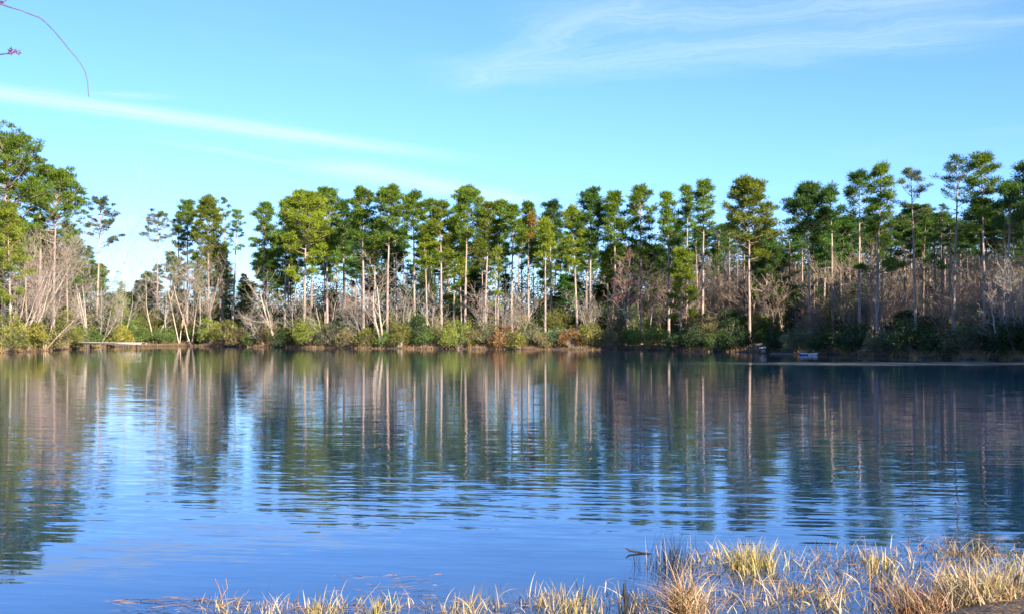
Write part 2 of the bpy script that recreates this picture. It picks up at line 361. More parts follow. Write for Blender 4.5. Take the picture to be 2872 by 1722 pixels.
def pine(pxb, pxt, yt, yc, wpx, off, dens, tone, label, boughs=(), r=None, name='pine_tree', group=None, clump=0.74, bark=(1, 1, 1)):
    D = shoreD(pxb)+off; x = gx(pxb, D); z0 = h1(x, D); H = gz(yt, D)-z0; cb = max(1.0, gz(yc+(30 if dens > 0.7 else 10), D)-z0); Wd = wpx/F*D*1.32
    seed = int(abs(pxb*7+yt*3+wpx)); rg = np.random.default_rng(seed)
    o = empty(name, (x, D, z0), label, 'pine tree', group)
    bl = [(gz(by, D)-z0, {'l': math.pi+rg.normal(0, .5), 'r': rg.normal(0, .5)}[sd_], L/F*D, k) for by, sd_, L, k in boughs]
    t_, b_, c_ = gen_pine(rg, H, r or 0.0088*H+0.03, cb, Wd, dens, (gx(pxt, D)-x, rg.normal(0, 0.3)), bl, clump, ns=min(1.0, max(0.62, D/165)))
    k = rg.uniform(0.85, 1.15); col = tuple(v*k for v in GREEN[tone])
    obj('trunk', t_, PINEBARK, o, bark, True); obj('branches', b_, PINEBARK, o, (0.8, 0.75, 0.72))['kind'] = 'stuff'; obj('crown', c_, NEEDLE, o, col)
    return o
PL = [
 # left shore
 (8, 20, 399, 655, 215, 9, 1.15, 'm', 'tallest pine at the left edge with broad dark green boughs'),
 (150, 160, 499, 665, 165, 11, 1.1, 'm', 'wide-limbed pine right of the tall left-edge pine, over bare pale trees'),
 (112, 116, 448, 560, 60, 20, 0.45, 's', 'thin half-bare pine top between the two big left pines'),
 (271, 276, 560, 730, 112, 12, 0.5, 's', 'sparse see-through pine above the dock'),
 (190, 186, 640, 790, 95, 16, 0.9, 'd', 'low dark pine behind the red-budded tree near the dock'),
 (30, 28, 590, 830, 105, 3, 0.8, 'y', 'young yellow-green pine low at the left edge'),
 (441, 443, 603, 690, 82, 12, 0.55, 's', 'sparse pine standing alone right of the left sky gap'),
 (525, 527, 570, 720, 68, 14, 0.75, 'm', 'narrow pine left of the round-topped pine'),
 (500, 499, 600, 720, 48, 20, 0.6, 's', 'thin short pine leaning on the narrow left pine'),
 (585, 586, 564, 735, 86, 10, 1.05, 'o', 'pine with dense round olive-green top above the white birch-like stems'),
 (625, 630, 562, 700, 52, 18, 0.3, 's', 'thin greyish pine with nearly bare twiggy top'),
 (651, 665, 591, 715, 50, 9, 0.6, 'm', 'slender leaning pine with white trunk left of the sky gap'),
 (623, 622, 690, 815, 44, 16, 0.8, 'd', 'low dark pine tucked behind the round-topped pine'),
 (737, 744, 576, 730, 78, 13, 0.75, 'm', 'round-headed pine with dark trunk right of the sky gap'),
 (798, 806, 569, 745, 60, 20, 0.8, 'd', 'dark pine half hidden left of the big bright pine'),
 (852, 857, 558, 715, 150, 6, 1.25, 'b', 'big bright green pine with wide crown and low drooping boughs'),
 (918, 914, 533, 690, 84, 15, 0.95, 'm', 'tall pine rising just right of the big bright pine'),
 (965, 962, 570, 700, 62, 22, 0.9, 'd', 'dark pine filling the gap left of the pale-trunk pine'),
 (1020, 1019, 538, 665, 76, 9, 1.1, 'm', 'tall pine with long clean pale trunk left of centre'),
 (1085, 1096, 534, 665, 96, 8, 1.15, 'm', 'broad-crowned pine behind the leafless tree with red bud tips'),
 (1052, 1050, 620, 745, 52, 14, 0.8, 'b', 'shorter bright pine between two tall trunks left of centre'),
 (1112, 1110, 650, 800, 60, 20, 0.9, 'd', 'mid-height dark pine left of the narrow central sky slit'),
 (1163, 1158, 546, 655, 70, 10, 1.1, 'm', 'pine with straight pale trunk beside the narrow central sky slit'),
 (1200, 1206, 562, 660, 52, 18, 0.9, 'm', 'slim pine just right of the narrow central sky slit'),
 (1198, 1194, 640, 745, 42, 7, 0.8, 'b', 'short pine with light trunk and small bright head near centre'),
 (1238, 1237, 570, 715, 66, 8, 1.0, 'o', 'olive pine at centre with foliage hanging halfway down'),
 (1272, 1276, 610, 735, 46, 17, 0.8, 'b', 'shorter pale green pine left of the tallest central pine'),
 (1304, 1309, 538, 660, 106, 9, 1.2, 'm', 'tallest broad pine at the centre of the row'),
 (1295, 1290, 730, 830, 44, 11, 0.7, 'b', 'small bright pine low under the tallest central pine'),
 (1359, 1371, 574, 690, 62, 10, 0.95, 'o', 'light olive pine right of the tallest central pine'),
 (1394, 1406, 567, 690, 58, 12, 0.95, 'm', 'narrow pine fourth from the orange-tinged one, pointed top'),
 (1390, 1392, 700, 870, 42, 6, 0.5, 'y', 'thin young pine with yellow-green tufts down its trunk right of centre'),
 (1434, 1440, 581, 700, 56, 8, 0.95, 'm', 'pine with bright bare trunk left of the orange-tinged pine'),
 (1482, 1482, 572, 690, 52, 12, 1.0, 'm', 'pine with an orange-brown patch in its crown'),
 (1529, 1527, 620, 705, 44, 4, 1.1, 'b', 'shorter bright pine with white trunk reaching the waterside shrubs'),
 (1546, 1548, 572, 700, 70, 20, 1.0, 'd', 'dark broad pine behind the short white-trunked pine'),
 (1620, 1603, 586, 720, 60, 8, 1.05, 'b', 'bright pine with a trunk leaning right towards its base'),
 (1656, 1658, 541, 700, 92, 9, 1.15, 'd', 'dark dense pine, left of the pair beside the right-hand sky gap'),
 (1727, 1723, 543, 735, 66, 8, 1.15, 'm', 'tall pine on the left rim of the right-hand sky gap'),
 (1706, 1700, 700, 830, 44, 12, 0.7, 'b', 'small light pine under the pair beside the right-hand sky gap'),
 (1799, 1799, 529, 700, 88, 9, 0.85, 'm', 'tall open-crowned pine on the right rim of the right-hand sky gap'),
 (1876, 1871, 546, 745, 60, 10, 0.9, 'm', 'pine with foliage far down its trunk right of the open-crowned pine'),
 (1908, 1916, 705, 900, 76, 4, 0.9, 'b', 'young feathery light green pine hanging over the shaded bank'),
 (1927, 1925, 523, 640, 48, 16, 0.85, 'm', 'left one of two close slim pines left of the big right pine'),
 (1970, 1974, 510, 655, 64, 14, 0.85, 'm', 'right one of two close slim pines left of the big right pine'),
 (2103, 2092, 519, 705, 142, 10, 1.2, 'o', 'big sunlit pine with thick trunk left of the darkest pine'),
 (2150, 2155, 660, 810, 96, 24, 0.9, 'd', 'dim mid-height pine under the notch beside the darkest pine'),
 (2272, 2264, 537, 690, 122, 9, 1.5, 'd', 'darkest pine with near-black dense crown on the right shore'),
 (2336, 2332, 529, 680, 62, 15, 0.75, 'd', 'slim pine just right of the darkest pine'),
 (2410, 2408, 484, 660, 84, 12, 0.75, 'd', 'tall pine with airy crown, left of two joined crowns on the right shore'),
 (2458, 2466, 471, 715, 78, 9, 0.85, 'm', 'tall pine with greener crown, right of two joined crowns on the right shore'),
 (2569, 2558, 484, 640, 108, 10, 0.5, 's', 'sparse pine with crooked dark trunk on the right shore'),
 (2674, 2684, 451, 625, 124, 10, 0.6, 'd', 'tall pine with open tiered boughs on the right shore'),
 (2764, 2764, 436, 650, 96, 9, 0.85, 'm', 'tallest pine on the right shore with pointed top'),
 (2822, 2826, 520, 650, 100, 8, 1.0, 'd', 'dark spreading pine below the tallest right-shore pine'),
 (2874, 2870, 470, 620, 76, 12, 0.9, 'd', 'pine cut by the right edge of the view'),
]
BOUGHS = {852: [(790, 'l', 70, 9), (775, 'l', 60, 8), (800, 'l', 48, 8), (700, 'l', 65, 8), (745, 'r', 45, 7), (720, 'r', 55, 7), (775, 'r', 30, 5)],
          1799: [(700, 'r', 45, 4), (690, 'l', 40, 4)], 2103: [(690, 'r', 60, 7), (700, 'l', 45, 5), (730, 'r', 45, 6)], 2458: [(760, 'r', 55, 6), (770, 'l', 60, 6), (765, 'r', 75, 8)],
          585: [(740, 'l', 30, 4), (735, 'r', 30, 4)], 737: [(735, 'r', 35, 6), (700, 'l', 35, 4)], 1085: [(690, 'l', 35, 5)], 2674: [(640, 'r', 40, 4), (760, 'l', 40, 5)]}
BPOS = {}
PINES = []
for s in PL:
    cl = 0.58 if s[6] < 0.65 else 0.76
    o = pine(*s, boughs=BOUGHS.get(s[0], ()), clump=cl); PINES.append((s, o))
for s, o in PINES:      # a browned bunch of needles in one crown
    if s[0] == 1482:
        cr = [c_ for c_ in o.children if c_.name.startswith('crown')][0]; me = cr.data
        D = o.location.y; H = gz(572, D)-o.location.z
        rg = np.random.default_rng(4); C = np.stack([rg.normal(0.55, 0.5, 22), rg.normal(-1.5, 0.5, 22), H-rg.uniform(1.6, 5.2, 22)], 1); cc = np.repeat(np.arange(22), 50); d = unit(len(cc), rg)
        V, T = leaf_tris(C[cc]+d*0.3, d, 0.35, 0.09, rg); obj('browned_needles', make_mesh('browned_needles', V, T, rg.uniform(0, 1, len(V))), NEEDLE, o, (0.28, 0.17, 0.03))

# ------------------------------------------------------------------ leafless trees
def gen_bare(rg, H, r0, stems, spread, lean, levels=4, droop=0.0, buds=0, kids=7):
    T0, B = [], []; tips = []
    def grow(p, d, L, r, lv, store):
        n = (6, 4, 3, 2, 2)[lv]; w = (0.10, 0.17, 0.22, 0.25, 0.25)[lv]
        for i in range(n):
            d = d+rg.normal(0, w, 3)+np.array([0, 0, (0.10 if lv < 2 else 0.05)-droop*lv*0.04]); d /= np.linalg.norm(d)
            q = p+d*L/n; r2 = max(0.011, r*(0.86 if lv == 0 else 0.78)); store.append((p, q, r, r2)); p, r = q, r2
            if lv < levels-1 and (lv > 0 or i >= 1):
                for _ in range(rg.integers(1, 3) if lv < 2 else rg.integers(1, 3)):
                    a = rg.uniform(0.45, 1.0)*(1.1 if lv == 0 else 1); v = unit(1, rg)[0]; v -= d*np.dot(v, d); v /= np.linalg.norm(v)
                    v[2] = abs(v[2])*0.6 if rg.random() < 0.6 else v[2]
                    d2 = d*math.cos(a)+v*math.sin(a); d2 /= np.linalg.norm(d2)
                    grow(p, d2, L*rg.uniform(0.34, 0.6)*(1.0 if lv else 0.95), max(0.012, r*rg.uniform(0.42, 0.62)), lv+1, B)
        if lv >= levels-2: tips.append(p)
    for s in range(stems):
        a = rg.uniform(0, 6.3); b0 = np.array([math.cos(a), math.sin(a), 0])*(0.10*(stems > 1))*rg.uniform(0.4, 1.5); b0[2] = -0.25
        d = np.array([math.cos(a)*spread, math.sin(a)*spread*0.7, 1.0])+np.array([lean[0], lean[1], 0]); d /= np.linalg.norm(d)
        grow(b0, d, H*rg.uniform(0.72, 0.95), r0*rg.uniform(0.75, 1.1), 0, T0)
    g1, g2 = Geo(), Geo()
    a = list(zip(*T0)); g1.segs(*[np.array(v) for v in a], 7)
    a = list(zip(*B)); g2.segs(*[np.array(v) for v in a], 3)
    bm = None
    if buds:
        C = np.array(tips); C = C[C[:, 2] > H*0.6]; sel = C[rg.random(len(C)) < buds*0.85]
        cc = np.repeat(np.arange(len(sel)), 4); d = unit(len(cc), rg)
        V, T = leaf_tris(sel[cc]+d*0.12, d, 0.16, 0.08, rg); bm = make_mesh('buds', V, T, rg.uniform(0, 1, len(V)))
    return g1.mesh('trunk'), g2.mesh('branches'), bm
def bare(px, yt, off, label, stems=1, spread=0.12, lean=(0, 0), r0=None, buds=0, color=(1, 1, 1), levels=4, droop=0.0, name='leafless_tree', cat='bare tree', group=None, dz=0):
    D = shoreD(px)+off; x = gx(px, D); z0 = h1(x, D); H = gz(yt, D)-z0
    rg = np.random.default_rng(int(px*13+yt)); o = empty(name, (x, D, z0), label, cat, group)
    t_, b_, bm = gen_bare(rg, H, r0 or 0.012*H+0.03, stems, spread, lean, levels, droop, buds)
    obj('trunk', t_, PALEBARK, o, color, True); obj('branches', b_, PALEBARK, o, tuple(c*0.86 for c in color))['kind'] = 'stuff'
    if bm: obj('buds', bm, BUD, o, (0.30, 0.075, 0.06))['kind'] = 'stuff'
    return o
PK = (1.08, 0.98, 0.94)
BL = [
 (62, 668, 4, 'big sprawling leafless tree with many pinkish-white stems at the left shore', dict(stems=6, spread=0.42, lean=(0.25, 0), color=PK, r0=0.13)),
 (20, 700, 6, 'leafless pale thicket tree cut by the left edge', dict(stems=4, spread=0.4, lean=(0.2, 0), color=PK, r0=0.1)),
 (125, 760, 3, 'low leafless tree arching right, beside the big sprawling one', dict(stems=4, spread=0.5, lean=(0.5, 0), color=PK, r0=0.08)),
 (246, 735, 5, 'red-budded maple with forked white trunk behind the dock', dict(stems=3, spread=0.2, buds=0.5, r0=0.16, name='maple_tree', cat='maple tree')),
 (275, 830, 3, 'small leafless tree leaning right just behind the dock', dict(stems=3, spread=0.3, lean=(0.45, 0), r0=0.07)),
 (340, 790, 5, 'thin leafless tree leaning right at the dock end', dict(stems=2, spread=0.25, lean=(0.25, 0), r0=0.08)),
 (326, 600, 16, 'faint tall leafless tree against the left sky gap', dict(spread=0.1, r0=0.16, color=(0.9, 0.85, 0.82))),
 (433, 735, 4, 'forked pale leafless tree below the lone sparse pine', dict(stems=2, spread=0.16, r0=0.2)),
 (466, 815, 4, 'short white-stemmed tree right of the forked pale tree', dict(stems=2, spread=0.08, r0=0.12)),
 (503, 730, 3, 'tall white multi-stemmed tree, left one of the white clump', dict(stems=3, spread=0.14, lean=(0.1, 0), r0=0.14, color=PK)),
 (537, 745, 2, 'straight white-stemmed tree in the middle of the white clump', dict(stems=2, spread=0.1, r0=0.15, color=PK)),
 (568, 760, 3, 'red-budded maple at the right of the white-stemmed clump', dict(stems=2, spread=0.14, lean=(0.12, 0), buds=0.35, r0=0.13, name='maple_tree', cat='maple tree')),
 (605, 790, 6, 'leafless twiggy tree under the thin greyish pine', dict(stems=2, spread=0.2, color=(0.85, 0.8, 0.75))),
 (778, 790, 2, 'crooked white leafless tree reaching left over the shrubs', dict(stems=2, spread=0.25, lean=(-0.28, 0), r0=0.19, color=(1.1, 1.05, 1))),
 (742, 870, 2, 'low sprawling pale leafless tree left of the crooked white one', dict(stems=3, spread=0.5, lean=(-0.5, 0), r0=0.09, color=(1.1, 1.05, 1))),
 (834, 815, 3, 'leafless tree with forked stem left of the big bright pine trunk', dict(stems=2, spread=0.2, r0=0.11)),
 (912, 830, 3, 'small red-budded maple right of the big bright pine trunk', dict(stems=2, spread=0.35, buds=0.25, r0=0.1, name='maple_tree', cat='maple tree')),
 (985, 850, 4, 'small greyish leafless tree left of the pale-trunk pine', dict(stems=2, spread=0.25, r0=0.08)),
 (1072, 768, 1, 'tall white leafless tree with arching limbs and red bud tips', dict(stems=2, spread=0.12, lean=(-0.06, 0), buds=0.12, r0=0.2, color=(1.1, 1.04, 0.98), droop=0.6)),
 (1030, 842, 2, 'small red-budded maple arching left of the tall white leafless tree', dict(stems=3, spread=0.4, lean=(-0.2, 0), buds=0.3, r0=0.08, name='maple_tree', cat='maple tree')),
 (1130, 820, 5, 'thin leafless saplings right of the tall white leafless tree', dict(stems=3, spread=0.15, r0=0.07)),
 (1222, 830, 4, 'white leafless sapling leaning left at centre', dict(stems=2, spread=0.2, lean=(-0.35, 0), r0=0.08)),
 (1361, 825, 3, 'red-budded maple with pale fork right of centre', dict(stems=2, spread=0.2, buds=0.3, r0=0.1, name='maple_tree', cat='maple tree')),
 (1409, 850, 2, 'pale leafless tree with level side branches right of centre', dict(stems=2, spread=0.35, lean=(-0.3, 0), r0=0.1)),
 (1448, 820, 2, 'stubby white leafless tree in front of the bright bare pine trunk', dict(stems=2, spread=0.12, r0=0.12, color=PK)),
 (1655, 850, 2, 'grey twiggy leafless tree under the dark dense pine', dict(stems=3, spread=0.45, r0=0.09, color=(0.8, 0.78, 0.75))),
 (1764, 762, 4, 'red-crowned maple below the right-hand sky gap', dict(stems=3, spread=0.16, buds=0.85, r0=0.13, color=(0.9, 0.85, 0.82), name='maple_tree', cat='maple tree')),
 (1815, 810, 5, 'fainter red-budded maple right of the red-crowned one', dict(stems=2, spread=0.25, buds=0.4, r0=0.1, color=(0.8, 0.75, 0.72), name='maple_tree', cat='maple tree')),
 (2295, 875, 8, 'small red-budded maple in the shade under the darkest pine', dict(stems=2, spread=0.3, buds=0.4, r0=0.07, color=(0.8, 0.75, 0.72), name='maple_tree', cat='maple tree')),
 (2799, 815, 3, 'thin crooked white tree at the water near the right edge', dict(stems=1, spread=0.1, lean=(-0.1, 0), r0=0.12, color=PK)),
 (2860, 760, 4, 'leafless tree with fanning level branches at the right edge', dict(stems=4, spread=0.5, lean=(-0.3, 0), r0=0.09)),
]
BARES = [bare(px, yt, off, lb, **kw) for px, yt, off, lb, kw in BL]

# ------------------------------------------------------------------ shrubs
SC = {'olive': (0.185, 0.185, 0.045), 'green': (0.105, 0.165, 0.040), 'dark': (0.042, 0.075, 0.025), 'bright': (0.20, 0.24, 0.045), 'khaki': (0.24, 0.20, 0.090),
      'russet': (0.25, 0.145, 0.065), 'grey': (0.165, 0.170, 0.095), 'teal': (0.075, 0.135, 0.070), 'yellow': (0.26, 0.24, 0.050)}
def gen_shrub(rg, Wd, H, leaf=1.0, twigs=10, dens=1.0):
    nc = int(10+5.0*Wd*H**0.5*dens); C = []
    for i in range(nc):
        a = rg.uniform(0, 6.283); rr = rg.uniform(0, 1)**0.5; z = H*(0.12+0.82*rg.uniform(0, 1)*(1-0.55*rr*rr)); C.append((math.cos(a)*rr*Wd*0.46, math.sin(a)*rr*Wd*0.38, z))
    C = np.array(C); k = 75; cc = np.repeat(np.arange(nc), k); N = len(cc); d = unit(N, rg); ct = np.clip(rg.normal(0.5, 0.26, nc), 0, 1)
    pos = C[cc]+d*(rg.uniform(0.1, 1, N)**0.6*rg.uniform(0.35, 0.62, nc)[cc])[:, None]*np.array([1.15, 1.15, 0.85])*(0.7+0.12*min(Wd, 4))
    pos[:, 2] = np.maximum(pos[:, 2], 0.05)
    V, T = leaf_tris(pos, d+[0, 0, 0.3], rg.uniform(0.13, 0.30, N)*leaf, rg.uniform(0.07, 0.15, N)*leaf, rg)
    g_ = Geo(); P0, P1, R0, R1 = [], [], [], []
    for i in range(nc):
        m = C[i]*np.array([0.4, 0.4, 0.55])+rg.normal(0, 0.08, 3); b0 = np.array([C[i][0]*0.12, C[i][1]*0.12, -0.2])
        P0 += [b0, m]; P1 += [m, C[i]]; R0 += [0.035, 0.022]; R1 += [0.022, 0.010]
    for i in range(twigs):
        c_ = C[rg.integers(nc)]; e = c_*np.array([1.25, 1.25, 1.05])+rg.normal(0, 0.3, 3)+[0, 0, 0.3]; P0.append(c_*0.6); P1.append(e); R0.append(0.02); R1.append(0.009)
    g_.segs(P0, P1, R0, R1, 3)
    return g_.mesh('stems'), make_mesh('foliage', V, T, np.repeat(np.clip(ct[cc]+rg.normal(0, .15, N), 0, 1), 3))
def shrub(px, yt, wpx, off, colr, label, twigs=10, dens=1.0, stem=(0.8, 0.75, 0.7), name='shrub', group=None, leaf=1.0):
    D = shoreD(px)+off; x = gx(px, D); z0 = h1(x, D); H = max(0.8, gz(yt, D)-z0); Wd = wpx/F*D
    rg = np.random.default_rng(int(px*3+yt*17)); o = empty(name, (x, D, z0), label, 'shrub', group)
    s_, f_ = gen_shrub(rg, Wd, H, leaf, twigs, dens)
    k = rg.uniform(0.9, 1.12); obj('stems', s_, PALEBARK, o, stem); obj('foliage', f_, LEAF, o, tuple(v*k for v in SC[colr]))
    return o
SL = [
 (10, 880, 110, 2.5, 'olive', 'olive shrub at the left edge under the pale thicket'), (75, 905, 110, 2, 'yellow', 'yellowish shrub at the foot of the big sprawling leafless tree'),
 (140, 925, 90, 2, 'khaki', 'khaki shrub left of the dock'), (185, 880, 80, 4, 'olive', 'olive shrub with dark hollow just left of the dock'),
 (205, 930, 60, 2, 'grey', 'greyish twiggy shrub at the left end of the dock'), (240, 920, 80, 3, 'green', 'green shrub behind the middle of the dock'),
 (290, 905, 90, 4, 'yellow', 'yellow-green shrub behind the dock'), (335, 915, 70, 4, 'yellow', 'yellow shrub behind the right half of the dock'),
 (372, 890, 70, 5, 'green', 'green shrub at the shore end of the dock'), (335, 755, 46, 9, 'bright', 'tall bright green columnar shrub above the dock'),
 (410, 850, 90, 9, 'olive', 'tall olive shrub behind the forked pale tree'), (458, 925, 60, 2, 'green', 'low green shrub between the pale tree and white stems'),
 (490, 880, 70, 8, 'olive', 'olive shrub behind the white-stemmed clump'), (553, 900, 60, 7, 'khaki', 'khaki shrub seen between the white stems'),
 (588, 895, 56, 2, 'bright', 'bright olive shrub right of the white-stemmed clump'), (630, 900, 60, 2, 'olive', 'tall olive waterside shrub, second right of the white clump'),
 (672, 925, 66, 1.5, 'khaki', 'khaki shrub overhanging the water left of the crooked white tree'), (715, 935, 60, 1.5, 'green', 'green shrub under the sprawling pale branches'),
 (755, 905, 66, 4, 'khaki', 'brownish shrub behind the crooked white tree'), (797, 925, 56, 1.5, 'dark', 'dark shrub right of the crooked white tree'),
 (828, 910, 50, 4, 'olive', 'olive shrub around the forked leafless stem'), (874, 898, 84, 1.5, 'bright', 'rounded bright yellow-green shrub at the big bright pine'),
 (930, 915, 66, 2, 'grey', 'grey-green shrub right of the yellow-green one'), (962, 885, 60, 5, 'dark', 'dark green shrub below the dark gap-filling pine'),
 (985, 925, 66, 1.5, 'khaki', 'beige twiggy waterside shrub left of the pale-trunk pine'), (1040, 925, 70, 1.5, 'olive', 'yellow-olive shrub left of the tall white leafless tree'),
 (1085, 930, 60, 1.5, 'green', 'green shrub at the foot of the tall white leafless tree'), (1122, 912, 66, 2, 'olive', 'olive rounded shrub right of the tall white leafless tree'),
 (1168, 895, 76, 4, 'dark', 'tall dark shrub at the base of the straight pale trunk'), (1200, 920, 60, 1.5, 'green', 'mid-green shrub left of the khaki central one'),
 (1240, 905, 70, 3, 'khaki', 'khaki central shrub under the olive pine'), (1288, 903, 92, 1.5, 'bright', 'large rounded bright green shrub at the centre waterline'),
 (1335, 925, 56, 2, 'khaki', 'tan shrub just right of the large bright green one'), (1372, 915, 66, 2.5, 'grey', 'grey-green shrub under the forked maple right of centre'),
 (1415, 920, 70, 1.5, 'russet', 'russet-topped shrub at the waterline right of centre'), (1447, 940, 50, 1, 'olive', 'low olive shrub below the stubby white tree'),
 (1490, 905, 64, 3, 'grey', 'grey-green shrub below the orange-tinged pine'), (1530, 940, 50, 1, 'khaki', 'low tan shrub at the white pine trunk'),
 (1565, 918, 60, 2, 'teal', 'blue-green shrub right of the white pine trunk'), (1602, 922, 60, 1.5, 'russet', 'reddish-tan shrub right of the blue-green one'),
 (1655, 912, 74, 2, 'olive', 'dull olive shrub under the grey twiggy tree'), (1712, 935, 66, 1.5, 'khaki', 'khaki waterside shrub left of the pale rounded one'),
 (1745, 850, 52, 5, 'grey', 'tall pale green shrub left of the red-crowned maple'), (1820, 912, 96, 0.5, 'bright', 'big rounded pale green shrub where the sunlit bank ends'),
 (1775, 925, 50, 3, 'green', 'green shrub under the red-crowned maple'),
]
SHR = []
for px, yt, wpx, off, cn_, lb in SL: SHR.append(shrub(px, yt-14, wpx*1.2, off, cn_, lb, twigs=26 if cn_ in ('khaki', 'grey', 'russet') else 10))
# shaded right bank shrubs
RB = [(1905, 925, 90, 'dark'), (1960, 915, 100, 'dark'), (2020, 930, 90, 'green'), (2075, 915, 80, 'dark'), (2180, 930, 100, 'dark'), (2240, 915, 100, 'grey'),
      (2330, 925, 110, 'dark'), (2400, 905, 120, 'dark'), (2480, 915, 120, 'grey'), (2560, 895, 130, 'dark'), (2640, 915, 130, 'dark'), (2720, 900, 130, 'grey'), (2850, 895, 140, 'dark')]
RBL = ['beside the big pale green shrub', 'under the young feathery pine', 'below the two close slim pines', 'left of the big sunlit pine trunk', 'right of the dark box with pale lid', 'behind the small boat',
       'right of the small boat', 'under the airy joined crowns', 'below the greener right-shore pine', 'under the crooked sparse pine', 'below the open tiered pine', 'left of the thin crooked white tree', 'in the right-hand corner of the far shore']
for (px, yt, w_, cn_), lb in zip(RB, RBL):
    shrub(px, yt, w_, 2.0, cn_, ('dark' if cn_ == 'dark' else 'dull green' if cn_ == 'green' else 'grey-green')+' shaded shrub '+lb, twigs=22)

# ------------------------------------------------------------------ woods behind the front row (copies)
tall = [o for s, o in PINES if s[6] >= 0.75 and s[3] < 720 and s[0] > 400]
small = [o for s, o in PINES if s[3] >= 740 or s[2] > 600]
sparse = [o for s, o in PINES if s[6] <= 0.75 and s[3] < 735 and s[0] > 400]
for o in tall+small+sparse+BARES+SHR:
    o['_h'] = max(max(v[2] for v in c.bound_box) for c in o.children)
TIMBER = []
def place(src, px, off, top, what, group, marks, col=None, wscale=None, bark=None):
    D = shoreD(px)+off; x = gx(px, D); z0 = h1(x, D); k = max(0.25, (gz(top, D)-z0)/src['_h']); kw = wscale or min(max(k, 0.75), 1.15)
    o = copy_tree(src, (x, D, z0), R.uniform(0, 6.28), (kw, kw, k), '', group, col)
    if bark:
        for ch in o.children:
            if ch.name.split('.')[0] in ('trunk', 'branches', 'stems'): ch.color = tuple(bark)+(1,)
    TIMBER.append((what, px, o, marks)); return o
def sky_line(px): return np.interp(px, [0, 250, 330, 420, 600, 660, 700, 760, 900, 1140, 1155, 1175, 1500, 1740, 1766, 1790, 1900, 2100, 2190, 2300, 2872], [560, 660, 760, 690, 660, 720, 730, 640, 590, 600, 680, 600, 610, 650, 730, 640, 590, 590, 650, 590, 540])
HANDLES = '''tallest left-edge pine|wide-limbed left pine|half-bare pine top|see-through pine above the dock|low dark pine near the dock|yellow-green left-edge pine|lone sparse pine|narrow left pine|thin short left pine|round-topped olive pine|twig-topped greyish pine|leaning white-trunk pine|low tucked-in dark pine|round-headed dark-trunk pine|half-hidden dark pine|big bright pine|tall neighbour of the big bright pine|gap-filling dark pine|long pale-trunk pine|broad-crowned pine left of centre|short bright pine left of centre|dark pine by the central sky slit|straight pale-trunk pine|slim pine by the central sky slit|small bright-headed pine|olive central pine|short pale green central pine|tallest central pine|small bright low pine|light olive pine right of centre|pointed narrow pine right of centre|yellow-tufted young pine|bright bare-trunk pine|orange-patched pine|short white-trunked pine|dark broad pine|right-leaning bright pine|dark dense pine|left-rim pine of the right gap|small light pine under the pair|open-crowned pine|low-foliaged pine right of the gap|young feathery pine|left slim pine of the pair|right slim pine of the pair|big sunlit right pine|dim pine under the notch|darkest pine|slim neighbour of the darkest pine|airy joined-crown pine|greener joined-crown pine|crooked sparse pine|open tiered pine|tallest right-shore pine|dark spreading right pine|right-edge pine'''.split('|')
pm_, sm_ = [(q[0], h_) for q, h_ in zip(PL, HANDLES)], [(q[0], q[5]) for q in SL]+[(q[0], 'shaded shrub '+l_) for q, l_ in zip(RB, RBL)]
for i in range(140):
    px = -60+i*25.5+R.uniform(-12, 12) if i < 118 else R.uniform(1850, 2880)
    if 300 < px < 420 and R.random() < 0.8: continue
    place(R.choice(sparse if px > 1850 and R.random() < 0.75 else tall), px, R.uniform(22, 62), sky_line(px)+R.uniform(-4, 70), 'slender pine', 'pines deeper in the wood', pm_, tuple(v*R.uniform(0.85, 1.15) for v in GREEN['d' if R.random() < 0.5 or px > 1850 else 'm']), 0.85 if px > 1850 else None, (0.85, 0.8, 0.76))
for i in range(110):
    px = -40+i*26.7+R.uniform(-13, 13); lo = sky_line(px)+70
    if px > 1880 and R.random() < 0.72 or 700 < px < 1880 and R.random() < 0.30: continue
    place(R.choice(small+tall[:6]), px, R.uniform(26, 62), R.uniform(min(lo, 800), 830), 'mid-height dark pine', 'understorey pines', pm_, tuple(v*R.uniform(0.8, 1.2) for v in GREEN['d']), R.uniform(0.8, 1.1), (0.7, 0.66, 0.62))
bsrc = [o for o, s_ in zip(BARES, BL) if 'buds' not in s_[4]]
for i in range(135):
    px = R.choice([R.uniform(1850, 2900), R.uniform(1500, 2900), R.uniform(1850, 2900), R.uniform(1850, 2900), R.uniform(-40, 1900)]); t_ = R.uniform(0.55, 0.95) if px > 1850 else R.uniform(0.34, 0.62)
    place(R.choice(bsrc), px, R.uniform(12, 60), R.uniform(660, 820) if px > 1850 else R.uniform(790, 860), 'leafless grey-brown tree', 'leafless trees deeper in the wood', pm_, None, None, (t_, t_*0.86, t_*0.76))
darks = [o for o, s_ in zip(SHR, SL) if s_[4] in ('dark', 'green', 'olive', 'khaki')]
for i in range(150):
    px = -40+i*19.6+R.uniform(-12, 12); off = R.uniform(5, 50)
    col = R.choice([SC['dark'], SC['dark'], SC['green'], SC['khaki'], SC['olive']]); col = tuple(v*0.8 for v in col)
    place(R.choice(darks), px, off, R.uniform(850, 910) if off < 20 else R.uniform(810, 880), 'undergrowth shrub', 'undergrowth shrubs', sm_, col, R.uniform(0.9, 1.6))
ORD = ['first', 'second', 'third', 'fourth', 'fifth', 'sixth', 'seventh', 'eighth', 'ninth', 'tenth', 'eleventh', 'twelfth', 'thirteenth', 'fourteenth', 'fifteenth', 'sixteenth', 'seventeenth', 'eighteenth']
byk = {}
for what, px, o, marks in TIMBER:
    m = min(marks, key=lambda q: abs(q[0]-px)); byk.setdefault((what, m[1]), []).append((px, o))
